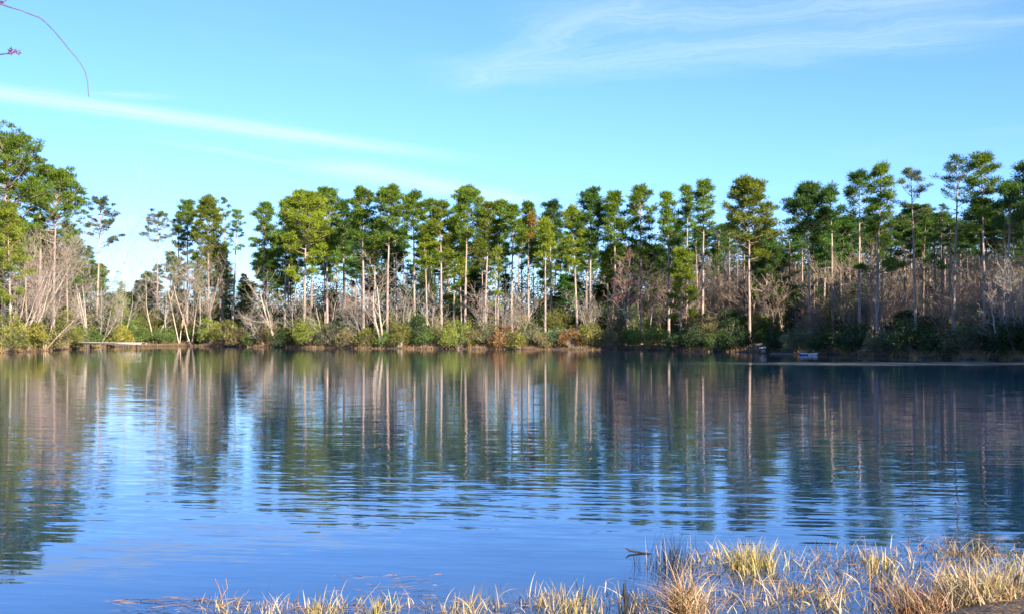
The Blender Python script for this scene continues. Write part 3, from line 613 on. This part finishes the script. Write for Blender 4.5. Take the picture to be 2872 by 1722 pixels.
for (what, m), lst in byk.items():
    lst.sort(key=lambda q: q[0]); short = m.split()[:9]
    while short[-1] in ('the', 'of', 'at', 'and', 'with', 'under', 'behind', 'left', 'right', 'just', 'below', 'beside', 'between', 'where', 'over', 'by', 'in', 'big', 'tall'): short.pop()
    short = ' '.join(short)
    for i, (px, o) in enumerate(lst):
        o['label'] = ('' if len(lst) == 1 else ORD[i]+' from left, ')+what+' behind the '+short
# right shore goes on beyond the view and shades the bank
for i in range(60):
    y = R.uniform(38, 118); sx = float(np.interp(y, [38, 52, 69, 77, 88, 118], [45, 48, 48, 48, 44, 58])); x = max(sx+2.5, 0.485*y+2)+R.uniform(0, 1)**1.4*34
    src = R.choice(small if i % 4 == 0 else tall); k = R.uniform(0.85, 1.12) if x > 0.485*y+9 else R.uniform(0.65, 0.8)
    copy_tree(src, (x, y, h1(x, y)-0.05), R.uniform(0, 6.28), (k, k, k), 'pine on the right shore beyond the edge of the view', 'pines beyond the right edge', GREEN['m'])

for i in range(18):  # unseen tall shrubs added along the shore to shade the right bank
    y = 46+i*2.5+R.uniform(-1, 1); x = max(float(np.interp(y, [38, 52, 69, 77, 88, 118], [45, 48, 48, 48, 44, 58]))+1.8, 0.485*y+2.5)+R.uniform(0, 5); k = R.uniform(1.5, 2.2)
    copy_tree(R.choice(darks), (x, y, h1(x, y)-0.05), R.uniform(0, 6.28), (k, k, k*1.3), 'tall shrub added beyond the right edge of the view to shade the bank', 'added shade shrubs beyond the right edge', SC['dark'])

# far wood behind everything, one mass
rg = np.random.default_rng(77); n = 2100
px = rg.uniform(-150, 3000, n); off = rg.uniform(64, 120, n); D = np.interp(px, [a for a, b in SH], [b for a, b in SH])+off; X = (px-CX)/F*D
Z = height(X, D); top = rg.uniform(6, 15, n)*np.interp(px, [0, 250, 330, 420, 500, 700, 800, 1000], [1.1, 1.0, 0.7, 0.7, 0.9, 0.85, 1.0, 1.1])-np.where(px > 1850, 1.5, 0)
k = 105; cc = np.repeat(np.arange(n), k); d = unit(n*k, rg)
C = np.stack([X, D, Z], 1)[cc]+np.stack([rg.normal(0, 1.4, n*k), rg.normal(0, 1.4, n*k), rg.uniform(0.0, 1, n*k)**1.35*top[cc]], 1)
V, T = leaf_tris(C, d, rg.uniform(0.35, 0.65, n*k), rg.uniform(0.22, 0.4, n*k), rg)
fw = obj('far_wood', make_mesh('far_wood', V, T, np.repeat(rg.uniform(0, 1, n)[cc], 3)), LEAF, None, (0.060, 0.062, 0.035))
tag(fw, 'dim mass of far woodland showing between the trunks behind the shore', 'woodland'); fw['kind'] = 'stuff'

# ------------------------------------------------------------------ grass and sedge
def blades(base, L, wd, lean, bend, rg, kink=0.3, segs=5):
    """curved ribbon blades; base (n,3), lean = start direction (n,3), bend = droop amount"""
    n = len(base); t_ = np.linspace(0, 1, segs+1)
    d = lean/np.linalg.norm(lean, axis=1, keepdims=True); a = rg.uniform(0, 6.283, n)
    hv = np.stack([np.cos(a), np.sin(a), np.zeros(n)], 1)
    hv = np.where((np.hypot(d[:, 0], d[:, 1]) > 0.15)[:, None], d*[1, 1, 0], hv); hv /= np.linalg.norm(hv, axis=1, keepdims=True)+1e-9
    kk = rg.random(n) < kink; kt = rg.uniform(0.35, 0.8, n); kd = unit(n, rg)*[1, 1, 0.5]-[0, 0, 0.45]; kd /= np.linalg.norm(kd, axis=1, keepdims=True)
    pts = [base]; dt = 1/segs
    for i in range(segs):
        tm = t_[i]+dt/2; dd = d+hv*(bend*tm**1.3)[:, None]*1.2-np.array([0, 0, 1.])*(bend*tm**2)[:, None]*1.1
        dd = np.where((kk & (tm > kt))[:, None], kd, dd); dd /= np.linalg.norm(dd, axis=1, keepdims=True)
        pts.append(pts[-1]+dd*(L*dt)[:, None])
    pts = np.stack(pts, 1); a = rg.uniform(0, 6.283, n); u = np.stack([np.cos(a), np.sin(a), rg.normal(0, 0.2, n)], 1)
    ww = wd[:, None]*np.array([1.0, 1.0, 0.9, 0.75, 0.5, 0.12])[None, :segs+1]/2
    V = np.stack([pts-u[:, None]*ww[..., None], pts+u[:, None]*ww[..., None]], 2).reshape(-1, 3)
    m = (segs+1)*2; j = np.arange(segs)*2; q = np.stack([j, j+1, j+3, j+2], 1)
    Qd = (np.arange(n)*m)[:, None, None]+q[None]
    return V, Qd.reshape(-1, 4), np.repeat(np.clip(rg.normal(0.5, 0.27, n), 0, 1), m)
def tuft_geo(rg, n, rx, ry, L, wd, spread, bend, lean=(0, 0), kink=0.3):
    b0 = np.stack([rg.normal(0, rx, n), rg.normal(0, ry, n), np.full(n, -0.06)], 1)
    ln = np.stack([rg.normal(lean[0], spread, n), rg.normal(lean[1], spread, n), np.ones(n)], 1)
    return blades(b0, L*rg.uniform(0.45, 1.15, n), wd*rg.uniform(0.6, 1.3, n), ln, bend*rg.uniform(0.2, 1.4, n), rg, kink)
def wpos(px, py):
    D = CH*F/(py-HY); return gx(px, D), D
STR = {'gold': (0.36, 0.25, 0.08), 'pale': (0.42, 0.34, 0.23), 'tan': (0.32, 0.19, 0.09), 'rust': (0.22, 0.09, 0.055), 'dark': (0.022, 0.018, 0.014), 'green': (0.16, 0.20, 0.05), 'olive': (0.33, 0.29, 0.09)}
def tuft(px, py, wpx, hpx, n, label, cols, spread=0.22, bend=0.4, lean=(0, 0), wd=0.007, kink=0.3, depth=0.16, name='grass_tuft', cat='grass tuft'):
    x, D = wpos(px, py); rg = np.random.default_rng(int(px*5+py)); z0 = max(0.0, h1(x, D))
    o = empty(name, (x, D, z0), label, cat, 'dead grass tufts at the near shore')
    tot_ = sum(f for _, f in cols)
    for c_, f in cols:
        V, Qd, tn = tuft_geo(rg, max(6, int(n*f/tot_)), wpx/F*D/4, depth, hpx/F*D*1.12, wd*(0.7 if c_ == 'dark' else 1), spread, bend, lean, 0.08 if c_ == 'dark' else kink)
        obj({'dark': 'dead_stems', 'green': 'green_blades', 'olive': 'green_blades'}.get(c_, 'dry_blades'), make_mesh('blades', V, Qd, tn), STRAW, o, STR[c_])['kind'] = 'stuff'
    return o
TL = [
 (2105, 1588, 150, 85, 430, 'dense golden-green grass tuft standing in the water, the widest of the tufts', [('gold', 3), ('olive', 2.2), ('pale', 1.2), ('dark', .5)], dict()),
 (1990, 1578, 110, 80, 90, 'loose pale grass left of the widest golden tuft', [('pale', 2), ('gold', 1)], dict(spread=0.5, bend=0.5)),
 (1880, 1590, 140, 95, 210, 'dark blackened sedge clump in the water', [('dark', 5), ('pale', .5)], dict(spread=0.22, bend=0.1, wd=0.006)),
 (1790, 1582, 60, 50, 26, 'few thin dark stems left of the blackened sedge', [('dark', 1)], dict(spread=0.3, bend=0.1, wd=0.005)),
 (1928, 1722, 95, 165, 330, 'fountain-shaped tan grass clump leaning over at the bottom edge', [('tan', 4), ('pale', 1.4), ('dark', .4)], dict(spread=0.28, bend=0.95, kink=0.1, lean=(-0.05, 0))),
 (1825, 1710, 90, 75, 110, 'curly tan grass tuft left of the fountain-shaped clump', [('tan', 2), ('gold', 1.4), ('pale', 1)], dict(spread=0.45, bend=1.3)),
 (1765, 1722, 60, 90, 70, 'dark upright sedge stems at the bottom edge left of the curly tuft', [('dark', 3), ('pale', .8)], dict(spread=0.12, bend=0.1, wd=0.008)),
 (2228, 1655, 95, 45, 130, 'small golden tuft right of the fountain-shaped clump', [('gold', 3), ('olive', 1)], dict()),
 (2462, 1585, 85, 62, 150, 'golden tuft nearest the right-hand ripples', [('gold', 3), ('olive', 1), ('pale', 1)], dict()),
 (2330, 1700, 60, 110, 40, 'bent pale straw stalks left of the grassy bank', [('gold', 1), ('pale', 1)], dict(spread=0.35, bend=0.9, wd=0.011)),
 (2690, 1560, 130, 70, 110, 'loose rusty grass standing beyond the bank', [('pale', 2), ('rust', 1), ('gold', 1)], dict(spread=0.4, bend=0.5)),
 (2790, 1530, 110, 40, 90, 'low matted tan grass farthest out at the right', [('tan', 2), ('dark', 1)], dict(spread=0.6, bend=0.8)),
 (2600, 1722, 220, 105, 560, 'thick rusty grass on the muddy bank, left end of the bank', [('rust', 2.2), ('tan', 2), ('pale', 2)], dict(spread=0.32, bend=0.45, kink=0.4)),
 (2760, 1715, 200, 120, 600, 'tall pale grass thicket on the muddy bank', [('pale', 3), ('tan', 2), ('olive', .6)], dict(spread=0.3, bend=0.45, kink=0.4)),
 (2865, 1705, 120, 115, 280, 'pale grass at the right edge of the muddy bank', [('pale', 3), ('rust', 1)], dict(spread=0.3, bend=0.45, kink=0.4)),
 (2470, 1728, 120, 60, 150, 'short matted grass where the bank meets the water at the bottom edge', [('tan', 2), ('rust', 1), ('dark', 1)], dict(spread=0.6, bend=0.9, kink=0.5)),
 (2655, 1740, 190, 62, 330, 'low brown matted grass at the bottom edge of the bank', [('rust', 2), ('tan', 2), ('dark', 1)], dict(spread=0.55, bend=0.8, kink=0.5)),
 (2815, 1738, 170, 66, 320, 'low pale matted grass in the bottom right corner', [('tan', 2), ('pale', 1.5), ('dark', 1)], dict(spread=0.55, bend=0.8, kink=0.5)),
 (2520, 1660, 110, 80, 150, 'mixed pale and reddish grass in the water before the bank', [('pale', 2), ('gold', 1), ('rust', 1)], dict(spread=0.4, bend=0.5)),
 (2700, 1650, 160, 90, 260, 'straw-coloured grass behind the bank thicket', [('pale', 2), ('gold', 1), ('rust', .8)], dict(spread=0.35, bend=0.5)),
 (1605, 1716, 170, 90, 230, 'long row of dry grass with blackened bases at the bottom middle', [('gold', 2), ('pale', 1.6), ('dark', 1.6), ('olive', .8)], dict(spread=0.16, bend=0.25)),
 (1530, 1700, 60, 60, 50, 'short dry stalks left of the long dry grass row', [('pale', 1), ('gold', 1)], dict(spread=0.3)),
 (1310, 1722, 110, 75, 110, 'yellow grass tuft at the bottom edge left of the long row', [('gold', 2), ('pale', 1)], dict(spread=0.22)),
 (1065, 1722, 120, 70, 130, 'straw grass tuft at bottom centre-left with greenish blades', [('gold', 1.5), ('olive', 1), ('pale', 1.5)], dict(spread=0.25)),
 (895, 1722, 120, 72, 150, 'yellow-green grass tuft at the bottom left of centre', [('gold', 2), ('olive', 1), ('pale', 1)], dict(spread=0.25)),
 (770, 1718, 70, 75, 46, 'thin pale stalks beside the yellow-green bottom tuft', [('pale', 1), ('tan', .6)], dict(spread=0.3)),
 (645, 1722, 80, 55, 80, 'leftmost yellow grass tuft at the bottom edge', [('gold', 1.5), ('pale', 1)], dict(spread=0.4)),
 (1200, 1672, 120, 35, 70, 'low dark stems in open water at bottom centre', [('dark', 1)], dict(spread=0.5, bend=0.3, wd=0.005, depth=0.3)),
 (1395, 1690, 110, 40, 60, 'sparse dark sedge left of the long dry grass row', [('dark', 1)], dict(spread=0.3, bend=0.2, wd=0.005, depth=0.25)),
]
for px, py, w_, h_, n, lb, cols, kw in TL: tuft(px, py, w_, h_, n, lb, cols, **kw)

# thin stems and floating bits all through the shallows: uncountable
rg = np.random.default_rng(31)
def scatter_xy(n, boxes):
    out_ = []
    for i in range(n):
        b_ = boxes[rg.choice(len(boxes), p=np.array([q[4] for q in boxes])/sum(q[4] for q in boxes))]
        out_.append(wpos(rg.uniform(b_[0], b_[2]), rg.uniform(b_[1], b_[3])))
    return np.array(out_)
zones = [(1900, 1545, 2872, 1722, 5), (2250, 1530, 2872, 1640, 2), (1480, 1660, 2400, 1722, 2), (560, 1690, 1500, 1722, 1.2)]
for cname, n, L, wd in (('pale', 560, 0.19, 0.007), ('gold', 520, 0.14, 0.006), ('tan', 420, 0.13, 0.006), ('dark', 760, 0.12, 0.006), ('rust', 220, 0.13, 0.005)):
    xy = scatter_xy(n, zones); n = len(xy)
    b0 = np.concatenate([xy, np.full((n, 1), -0.03)], 1); ln = np.stack([rg.normal(0, 0.45, n), rg.normal(0, 0.45, n), np.ones(n)], 1)
    V, Qd, tn = blades(b0, L*rg.uniform(0.4, 1.6, n), wd*rg.uniform(0.6, 1.3, n), ln, 0.7*rg.uniform(0, 1.5, n), rg, 0.45)
    o = obj('marsh_grass', make_mesh('marsh_grass', V, Qd, tn), STRAW, None, STR[cname]); o['kind'] = 'stuff'
    tag(o, {'pale': 'scattered bleached', 'gold': 'scattered golden', 'tan': 'scattered brownish tan', 'dark': 'scattered blackened', 'rust': 'scattered rusty red'}[cname]+' grass stems standing in the near shallows', 'marsh grass')
dz = [(1950, 1540, 2872, 1710, 5), (1750, 1590, 2300, 1720, 2), (330, 1675, 700, 1718, 1.6), (700, 1690, 1500, 1722, 1.5), (940, 1610, 1260, 1680, 0.8), (2550, 1500, 2872, 1560, 1)]
xy = scatter_xy(1300, dz); n = len(xy); a = rg.normal(0, 0.5, n)+math.pi*(rg.random(n) < 0.5)
V, Qd, tn = blades(np.concatenate([xy, rg.uniform(0.004, 0.012, (n, 1))], 1), rg.uniform(0.03, 0.16, n), rg.uniform(0.004, 0.011, n), np.stack([np.cos(a), np.sin(a), rg.normal(0.02, 0.03, n)], 1), np.zeros(n), rg, 0.0)
o = obj('floating_straw', make_mesh('floating_straw', V, Qd, tn), STRAW, None, (0.30, 0.18, 0.10)); o['kind'] = 'stuff'
tag(o, 'bits of dead straw floating on the near shallows', 'floating straw')
# dead grass and leaf litter lying on the near bank
n = 2600; X = rg.uniform(2.0, 6.5, n); D = rg.uniform(6.4, 9.3, n); keep = sdist(X, D) > -0.1; X, D = X[keep], D[keep]; n = len(X); Z = height(X, D); a = rg.uniform(0, 6.283, n)
V, Qd, tn = blades(np.stack([X, D, Z+0.004], 1), rg.uniform(0.04, 0.16, n), rg.uniform(0.005, 0.016, n), np.stack([np.cos(a), np.sin(a), np.abs(rg.normal(0.1, 0.35, n))], 1), rg.uniform(0, 0.3, n), rg, 0.1)
o = obj('bank_litter', make_mesh('bank_litter', V, Qd, tn), STRAW, None, (0.24, 0.14, 0.075)); o['kind'] = 'stuff'
tag(o, 'dead leaves and straw littering the muddy near bank', 'litter')
# fallen grass and litter lip along the far waterline
n = 9000; pxs = rg.uniform(-60, 2950, n); D = np.interp(pxs, [q[0] for q in SH], [q[1] for q in SH])+rg.uniform(-0.5, 2.6, n)+1.1*np.sin(pxs*0.041)+0.8*np.sin(pxs*0.097+1)
X = (pxs-CX)/F*D; Z = np.maximum(height(X, D), -0.05)
V, Qd, tn = blades(np.stack([X, D, Z-0.03], 1), rg.uniform(0.25, 0.75, n), rg.uniform(0.03, 0.06, n), np.stack([rg.normal(0, 0.4, n), rg.normal(-0.3, 0.3, n), np.ones(n)], 1), 0.8*rg.uniform(0.3, 1.4, n), rg, 0.2, 3)
o = obj('bank_grass', make_mesh('bank_grass', V, Qd, tn), STRAW, None, (0.30, 0.19, 0.09)); o['kind'] = 'stuff'
tag(o, 'dead tan grass hanging along the far waterline', 'bank grass')

# leafy green stalk, dark stick, reddish twig, stump at the near shore
def stalk():
    x, D = wpos(2828, 1668); o = empty('leafy_plant', (x, D, 0), 'upright green leafy stalk with paired leaves at the right of the shallows', 'plant')
    rg = np.random.default_rng(3); g_ = Geo(); z = np.linspace(-0.05, 0.36, 8); pts = np.stack([0.02*np.sin(z*9), 0*z, z], 1); g_.tube(pts, np.linspace(0.007, 0.003, 8), 6)
    obj('stem', g_.mesh('stem'), STRAW, o, (0.22, 0.20, 0.07))
    me = None
    prof = [(0, 0.0), (0.25, 0.45), (0.55, 0.5), (0.8, 0.3), (1, 0.0)]
    V = []; Qf = []
    for i, (u, w_) in enumerate(prof): V += [(u, -w_*0.32, -0.12*u*u), (u, 0, -0.12*u*u-0.03*w_), (u, w_*0.32, -0.12*u*u)]
    for i in range(4): Qf += [[i*3, (i+1)*3, (i+1)*3+1, i*3+1], [i*3+1, (i+1)*3+1, (i+1)*3+2, i*3+2]]
    me = make_mesh('leaf', V, Qf, np.full(len(V), 0.5))
    for i in range(16):
        zz = 0.10+0.26*i/15; l = obj('leaf', me, LEAF, o, R.choice([(0.06, 0.12, 0.03), (0.16, 0.20, 0.05), (0.03, 0.06, 0.02)]))
        l.location = (0.02*math.sin(zz*9), 0, zz); l.rotation_euler = (R.uniform(-0.2, 0.2), -R.uniform(0.1, 0.7), i*2.4); k = R.uniform(0.07, 0.11)*(1.15-0.4*i/15); l.scale = (k, k, k)
stalk()
def stick(name, label, cat, pts, rad, mat, twigs=(), col=None):
    p0 = Vector(pts[0]); o = empty(name, p0, label, cat); g_ = Geo(); g_.tube(np.array(pts)-np.array(pts[0]), rad, 7); obj('stem', g_.mesh('stem'), mat, o, col, True)
    for a_, b_, r_ in twigs:
        g_ = Geo(); A_ = np.array(a_)-np.array(pts[0]); B_ = np.array(b_)-np.array(pts[0]); g_.tube(np.stack([A_, (A_+B_)/2+[0.004, 0.003, 0.006], B_]), [r_, r_*0.8, r_*0.5], 6); obj('twig', g_.mesh('twig'), mat, o, col, True)
    return o
x, D = wpos(1757, 1724)
stick('dead_stick', 'thick black stick standing upright at the bottom edge by the dark sedge', 'stick', [(x, D, -0.08), (x-0.005, D, 0.08), (x-0.012, D+.01, 0.17), (x-0.018, D, 0.225)], [0.014, 0.013, 0.011, 0.007], DARKTWIG, [((x-0.008, D, 0.10), (x+0.04, D-.02, 0.17), 0.004)])
x, D = wpos(606, 1692)
RED = (0.62, 0.40, 0.34)
stick('forked_twig', 'reddish forked twig sticking out of the water at lower left', 'twig', [(x, D, -0.05), (x+0.05, D, 0.06), (x+0.085, D, 0.12), (x+0.072, D, 0.19)], [0.005, 0.005, 0.004, 0.003], PALEBARK, [((x+0.04, D, 0.045), (x-0.012, D+.01, 0.185), 0.005)], RED)
x, D = wpos(2850, 1712); z0 = max(0, h1(x, D))
stick('dark_stump', 'small dark snag on the muddy bank near the right edge', 'stump', [(x, D, z0-0.05), (x-0.012, D, z0+0.05), (x+0.008, D, z0+0.11), (x+0.03, D, z0+0.135)], [0.026, 0.021, 0.018, 0.010], DARKTWIG, [((x, D, z0+0.06), (x+0.06, D, z0+0.07), 0.008)])
x, D = wpos(1765, 1550)
stick('floating_branch', 'short dark branch lying on the water left of the blackened sedge', 'branch', [(x-0.03, D, 0.045), (x, D, 0.022), (x+0.10, D-.02, 0.008), (x+0.2, D-.05, 0.0)], [0.006, 0.009, 0.009, 0.005], DARKTWIG)

# ------------------------------------------------------------------ dock
def wood_mat(name, c1, c2):
    m, t, out = new_mat(name); tcn = t.nodes.new('ShaderNodeTexCoord'); oi = t.nodes.new('ShaderNodeObjectInfo')
    v = VM(t, 'ADD', VM(t, 'MULTIPLY', tcn.outputs['Object'], (5, 0.6, 1)), oi.outputs['Location']); n1 = noise(t, v, 3.0, 5, 0.65)
    p = t.nodes.new('ShaderNodeBsdfPrincipled'); t.links.new(mixc(t, n1, c1, c2), p.inputs['Base Color']); p.inputs['Roughness'].default_value = 0.85; t.links.new(p.outputs[0], out.inputs[0]); return m
WOOD = wood_mat('weathered_wood', (0.30, 0.25, 0.21), (0.55, 0.48, 0.42)); WOODD = wood_mat('dark_wood', (0.05, 0.038, 0.03), (0.10, 0.08, 0.06))
D0 = 160.0; xl, xr = gx(214, D0), gx(402, D0); zt = gz(958.5, D0); xm = gx(326, D0)
dock = empty('wooden_dock', (xr, D0, 0), 'low weathered wooden dock on posts reaching over the water at left', 'dock')
def dpart(name, g_, mat, col=None): return obj(name, g_.mesh(name), mat, dock, col)
plank = Geo(); plank.box((0, -0.8, -0.02), (0.135, 0.8, 0.02)); pm = plank.mesh('plank')
nP = int((xr-xl)/0.15)
for i in range(nP):
    o = obj('plank', pm, WOOD, dock); o.location = (xl-xr+i*0.15, R.uniform(-0.03, 0.03)+(0.5 if i*0.15 > xm-xl else 0), zt+R.uniform(-0.006, 0.006)-0.10*(i/nP)); o.scale = (1, 1.6 if i*0.15 > xm-xl else 1, 1)
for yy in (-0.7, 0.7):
    g_ = Geo(); g_.box((xl-xr+0.1, yy-0.04, zt-0.30), (xm-xr, yy+0.04, zt-0.03)); dpart('beam', g_, WOODD)  # left beams in the darker wood give the deck its dark underside
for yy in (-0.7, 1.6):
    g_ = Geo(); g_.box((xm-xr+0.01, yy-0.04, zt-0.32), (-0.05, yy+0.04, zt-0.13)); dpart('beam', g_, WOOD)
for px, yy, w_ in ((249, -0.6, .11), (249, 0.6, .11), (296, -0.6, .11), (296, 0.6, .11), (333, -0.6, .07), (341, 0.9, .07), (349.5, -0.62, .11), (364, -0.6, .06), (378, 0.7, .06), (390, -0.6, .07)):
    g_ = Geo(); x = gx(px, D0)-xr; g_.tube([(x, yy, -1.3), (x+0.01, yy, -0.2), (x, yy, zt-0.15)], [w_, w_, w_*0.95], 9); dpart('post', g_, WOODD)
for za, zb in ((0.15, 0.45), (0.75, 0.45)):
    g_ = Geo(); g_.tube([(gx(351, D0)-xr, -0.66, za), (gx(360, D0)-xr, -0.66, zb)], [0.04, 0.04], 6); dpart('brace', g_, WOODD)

# ------------------------------------------------------------------ small boat, lidded box and log at the shaded right bank
def paint(name, c_, r_=0.35):
    m, t, out = new_mat(name); tcn = t.nodes.new('ShaderNodeTexCoord'); n1 = noise(t, tcn.outputs['Object'], 3.0, 4, 0.6)
    p = t.nodes.new('ShaderNodeBsdfPrincipled'); t.links.new(mixc(t, sstep(t, n1, 0.4, 0.75, 0, 0.5), c_, tuple(v*0.6 for v in c_)), p.inputs['Base Color']); p.inputs['Roughness'].default_value = r_; t.links.new(p.outputs[0], out.inputs[0]); return m
def boat():
    D = 111.5; x0 = gx(2268, D); o = empty('small_boat', (x0, D, 0), 'small blue and white boat on the water by the shaded right bank', 'boat'); o.rotation_euler = (0, 0, math.radians(-24))
    L = 1.75; st = np.linspace(-1, 1, 13); half = 0.42*(1-np.clip(np.abs(st), 0, 1)**2.6*0.80); sheer = 0.15+0.06*st**2; keel = -0.06+0.12*np.abs(st)**4
    prof = []
    for s_, hw, sh, kl in zip(st, half, sheer, keel):
        prof.append([(s_*L/2, -hw, sh), (s_*L/2, -hw*0.85, (sh+kl)*0.45), (s_*L/2, -hw*0.4, kl), (s_*L/2, hw*0.4, kl), (s_*L/2, hw*0.85, (sh+kl)*0.45), (s_*L/2, hw, sh)])
    prof = np.array(prof); n, m = prof.shape[:2]
    def skin(i0, i1, name, mat, sc=1.0):
        p_ = prof[i0:i1+1]*np.array([sc, sc, 1])+np.array([0, 0, 0.0 if sc == 1 else 0.03]); nn = len(p_); idx_ = np.arange(nn*m).reshape(nn, m)
        Qf = np.stack([idx_[:-1, :-1], idx_[1:, :-1], idx_[1:, 1:], idx_[:-1, 1:]], -1).reshape(-1, 4)
        return obj(name, make_mesh(name, p_.reshape(-1, 3), Qf), mat, o, None, True)
    blue = paint('boat_blue', (0.10, 0.25, 0.50)); white = paint('boat_white', (0.88, 0.88, 0.86))
    skin(0, 6, 'hull', blue); skin(6, 12, 'bow', white)
    for a_, b_, nm, mt in ((0, 5, 'stern_deck', white), (7, 12, 'foredeck', white)):
        V = []; Qf = []
        for i in range(a_, b_+1): V += [prof[i, 0]+[0, 0, 0.003], [prof[i, 0][0], 0, prof[i, 0][2]+0.05], prof[i, 5]+[0, 0, 0.003]]
        for i in range(b_-a_): Qf += [[i*3, i*3+3, i*3+4, i*3+1], [i*3+1, i*3+4, i*3+5, i*3+2]]
        obj(nm, make_mesh(nm, V, Qf), mt, o, None, True)
    g_ = Geo(); g_.box((-0.16, -0.36, 0.09), (0.14, 0.36, 0.115)); obj('seat', g_.mesh('seat'), white, o)
    for s_ in (0, 5):
        g_ = Geo(); g_.tube(prof[:, s_]+[0, 0, 0.012], np.full(13, 0.018), 6); obj('gunwale', g_.mesh('gunwale'), white, o, None, True)
boat()
D = 122.5; x0 = gx(2139, D)
bx = empty('lidded_box', (x0, D, 0), 'small dark box with a pale tilted lid standing at the right waterline', 'box')
g_ = Geo()
for (a_, b_) in (((-0.27, -0.25, -0.4), (0.27, -0.21, 0.52)), ((-0.27, 0.21, -0.4), (0.27, 0.25, 0.58)), ((-0.27, -0.21, -0.4), (-0.23, 0.21, 0.54)), ((0.23, -0.21, -0.4), (0.27, 0.21, 0.54))): g_.box(a_, b_)
obj('case', g_.mesh('case'), WOODD, bx)
g_ = Geo(); g_.box((-0.36, -0.34, 0.0), (0.33, 0.34, 0.09)); l = obj('lid', g_.mesh('lid'), paint('pale_lid', (0.7, 0.68, 0.66), 0.7), bx); l.location = (0, 0, 0.60); l.rotation_euler = (0.12, -0.13, 0)
D = 118.0
stick('sunken_log', 'pale thin log lying along the water between the box and the boat', 'log', [(gx(2160, D+3), D+3, 0.03), (gx(2185, D+2), D+2, 0.05), (gx(2212, D+1), D+1, 0.05), (gx(2236, D), D, 0.01)], [0.035, 0.05, 0.045, 0.03], PALEBARK, (), (0.55, 0.55, 0.58))

# ------------------------------------------------------------------ tree on the near bank, whose twigs hang into the view at upper left
def twig_pt(px, py, D): return np.array([gx(px, D), D, gz(py, D)])
DT = 5.2; tb = np.array([-4.6, 5.0, h1(-4.6, 5.0)])
nt_ = empty('overhanging_tree', tuple(tb), 'leafless near-bank tree whose thin twigs hang into the upper left sky', 'bare tree')
g_ = Geo(); g_.tube([(0, 0, -0.3), (0.03, 0, 1.2), (-0.05, 0.03, 2.6), (0.1, 0.08, 4.2), (0.0, 0.1, 6.0), (0.15, 0, 7.6)], [0.16, 0.13, 0.115, 0.09, 0.06, 0.03], 10); obj('trunk', g_.mesh('trunk'), PALEBARK, nt_, (0.6, 0.55, 0.55), True)
def nbranch(pts, rad, name='branch', k=7, col=(0.28, 0.27, 0.34)):
    g_ = Geo(); g_.tube(np.array(pts)-tb, rad, k); return obj(name, g_.mesh(name), PALEBARK, nt_, col, True)
w = [twig_pt(*q, DT) for q in ((-120, 5), (-60, 8), (0, 12), (30, 22), (56, 29), (85, 41), (110, 50), (128, 64), (150, 86), (172, 112), (194, 140), (214, 162), (230, 185), (240, 204), (246, 232), (249, 272))]
nbranch([tb+[0.07, 0.05, 3.4], tb+[0.6, 0.1, 3.62]]+w[:3], [0.05, 0.028, 0.012, 0.008, 0.005]); nbranch(w[2:], np.linspace(0.0036, 0.0022, 14), 'twig', 5, (0.30, 0.32, 0.42))
v = [twig_pt(*q, DT) for q in ((-130, 160), (-50, 156), (2, 153), (22, 151))]
nbranch([tb+[0.02, 0.03, 3.0], tb+[0.5, 0.1, 3.25]]+v, [0.045, 0.025, 0.012, 0.008, 0.004, 0.003])
for pl in (((22, 151), (27, 145), (33, 140), (45, 142)), ((22, 151), (32, 152), (33, 148), (44, 146), (58, 141)), ((33, 148), (40, 148), (48, 150), (57, 150)), ((22, 151), (26, 141)), ((45, 150), (56, 152), (50, 157)), ((2, 12), (8, 7), (18, 1), (22, -12))):
    nbranch([twig_pt(*q, DT) for q in pl], np.linspace(0.0028, 0.0018, len(pl)), 'twig', 5)
C = np.array([twig_pt(*q, DT) for q in ((27, 145), (33, 140), (44, 146), (30, 151), (45, 142), (52, 149), (4, 10), (8, 7))]); rg = np.random.default_rng(9); cc = np.repeat(np.arange(len(C)), 6); d = unit(len(cc), rg)
V, T = leaf_tris(C[cc]-tb+d*0.003, d, 0.014, 0.008, rg); obj('buds', make_mesh('buds', V, T, rg.uniform(0, 1, len(V))), BUD, nt_, (0.22, 0.06, 0.10))
nbranch([tb+[0.05, 0.06, 4.6], tb+[-0.8, 0.4, 5.6], tb+[-1.6, 0.9, 6.3]], [0.05, 0.03, 0.01]); nbranch([tb+[0.02, 0.1, 5.6], tb+[0.3, 0.8, 6.6], tb+[0.5, 1.6, 7.3]], [0.04, 0.025, 0.01])

S.render.engine = 'CYCLES'
S.cycles.max_bounces = 5; S.cycles.diffuse_bounces = 2; S.cycles.glossy_bounces = 2; S.cycles.transmission_bounces = 2
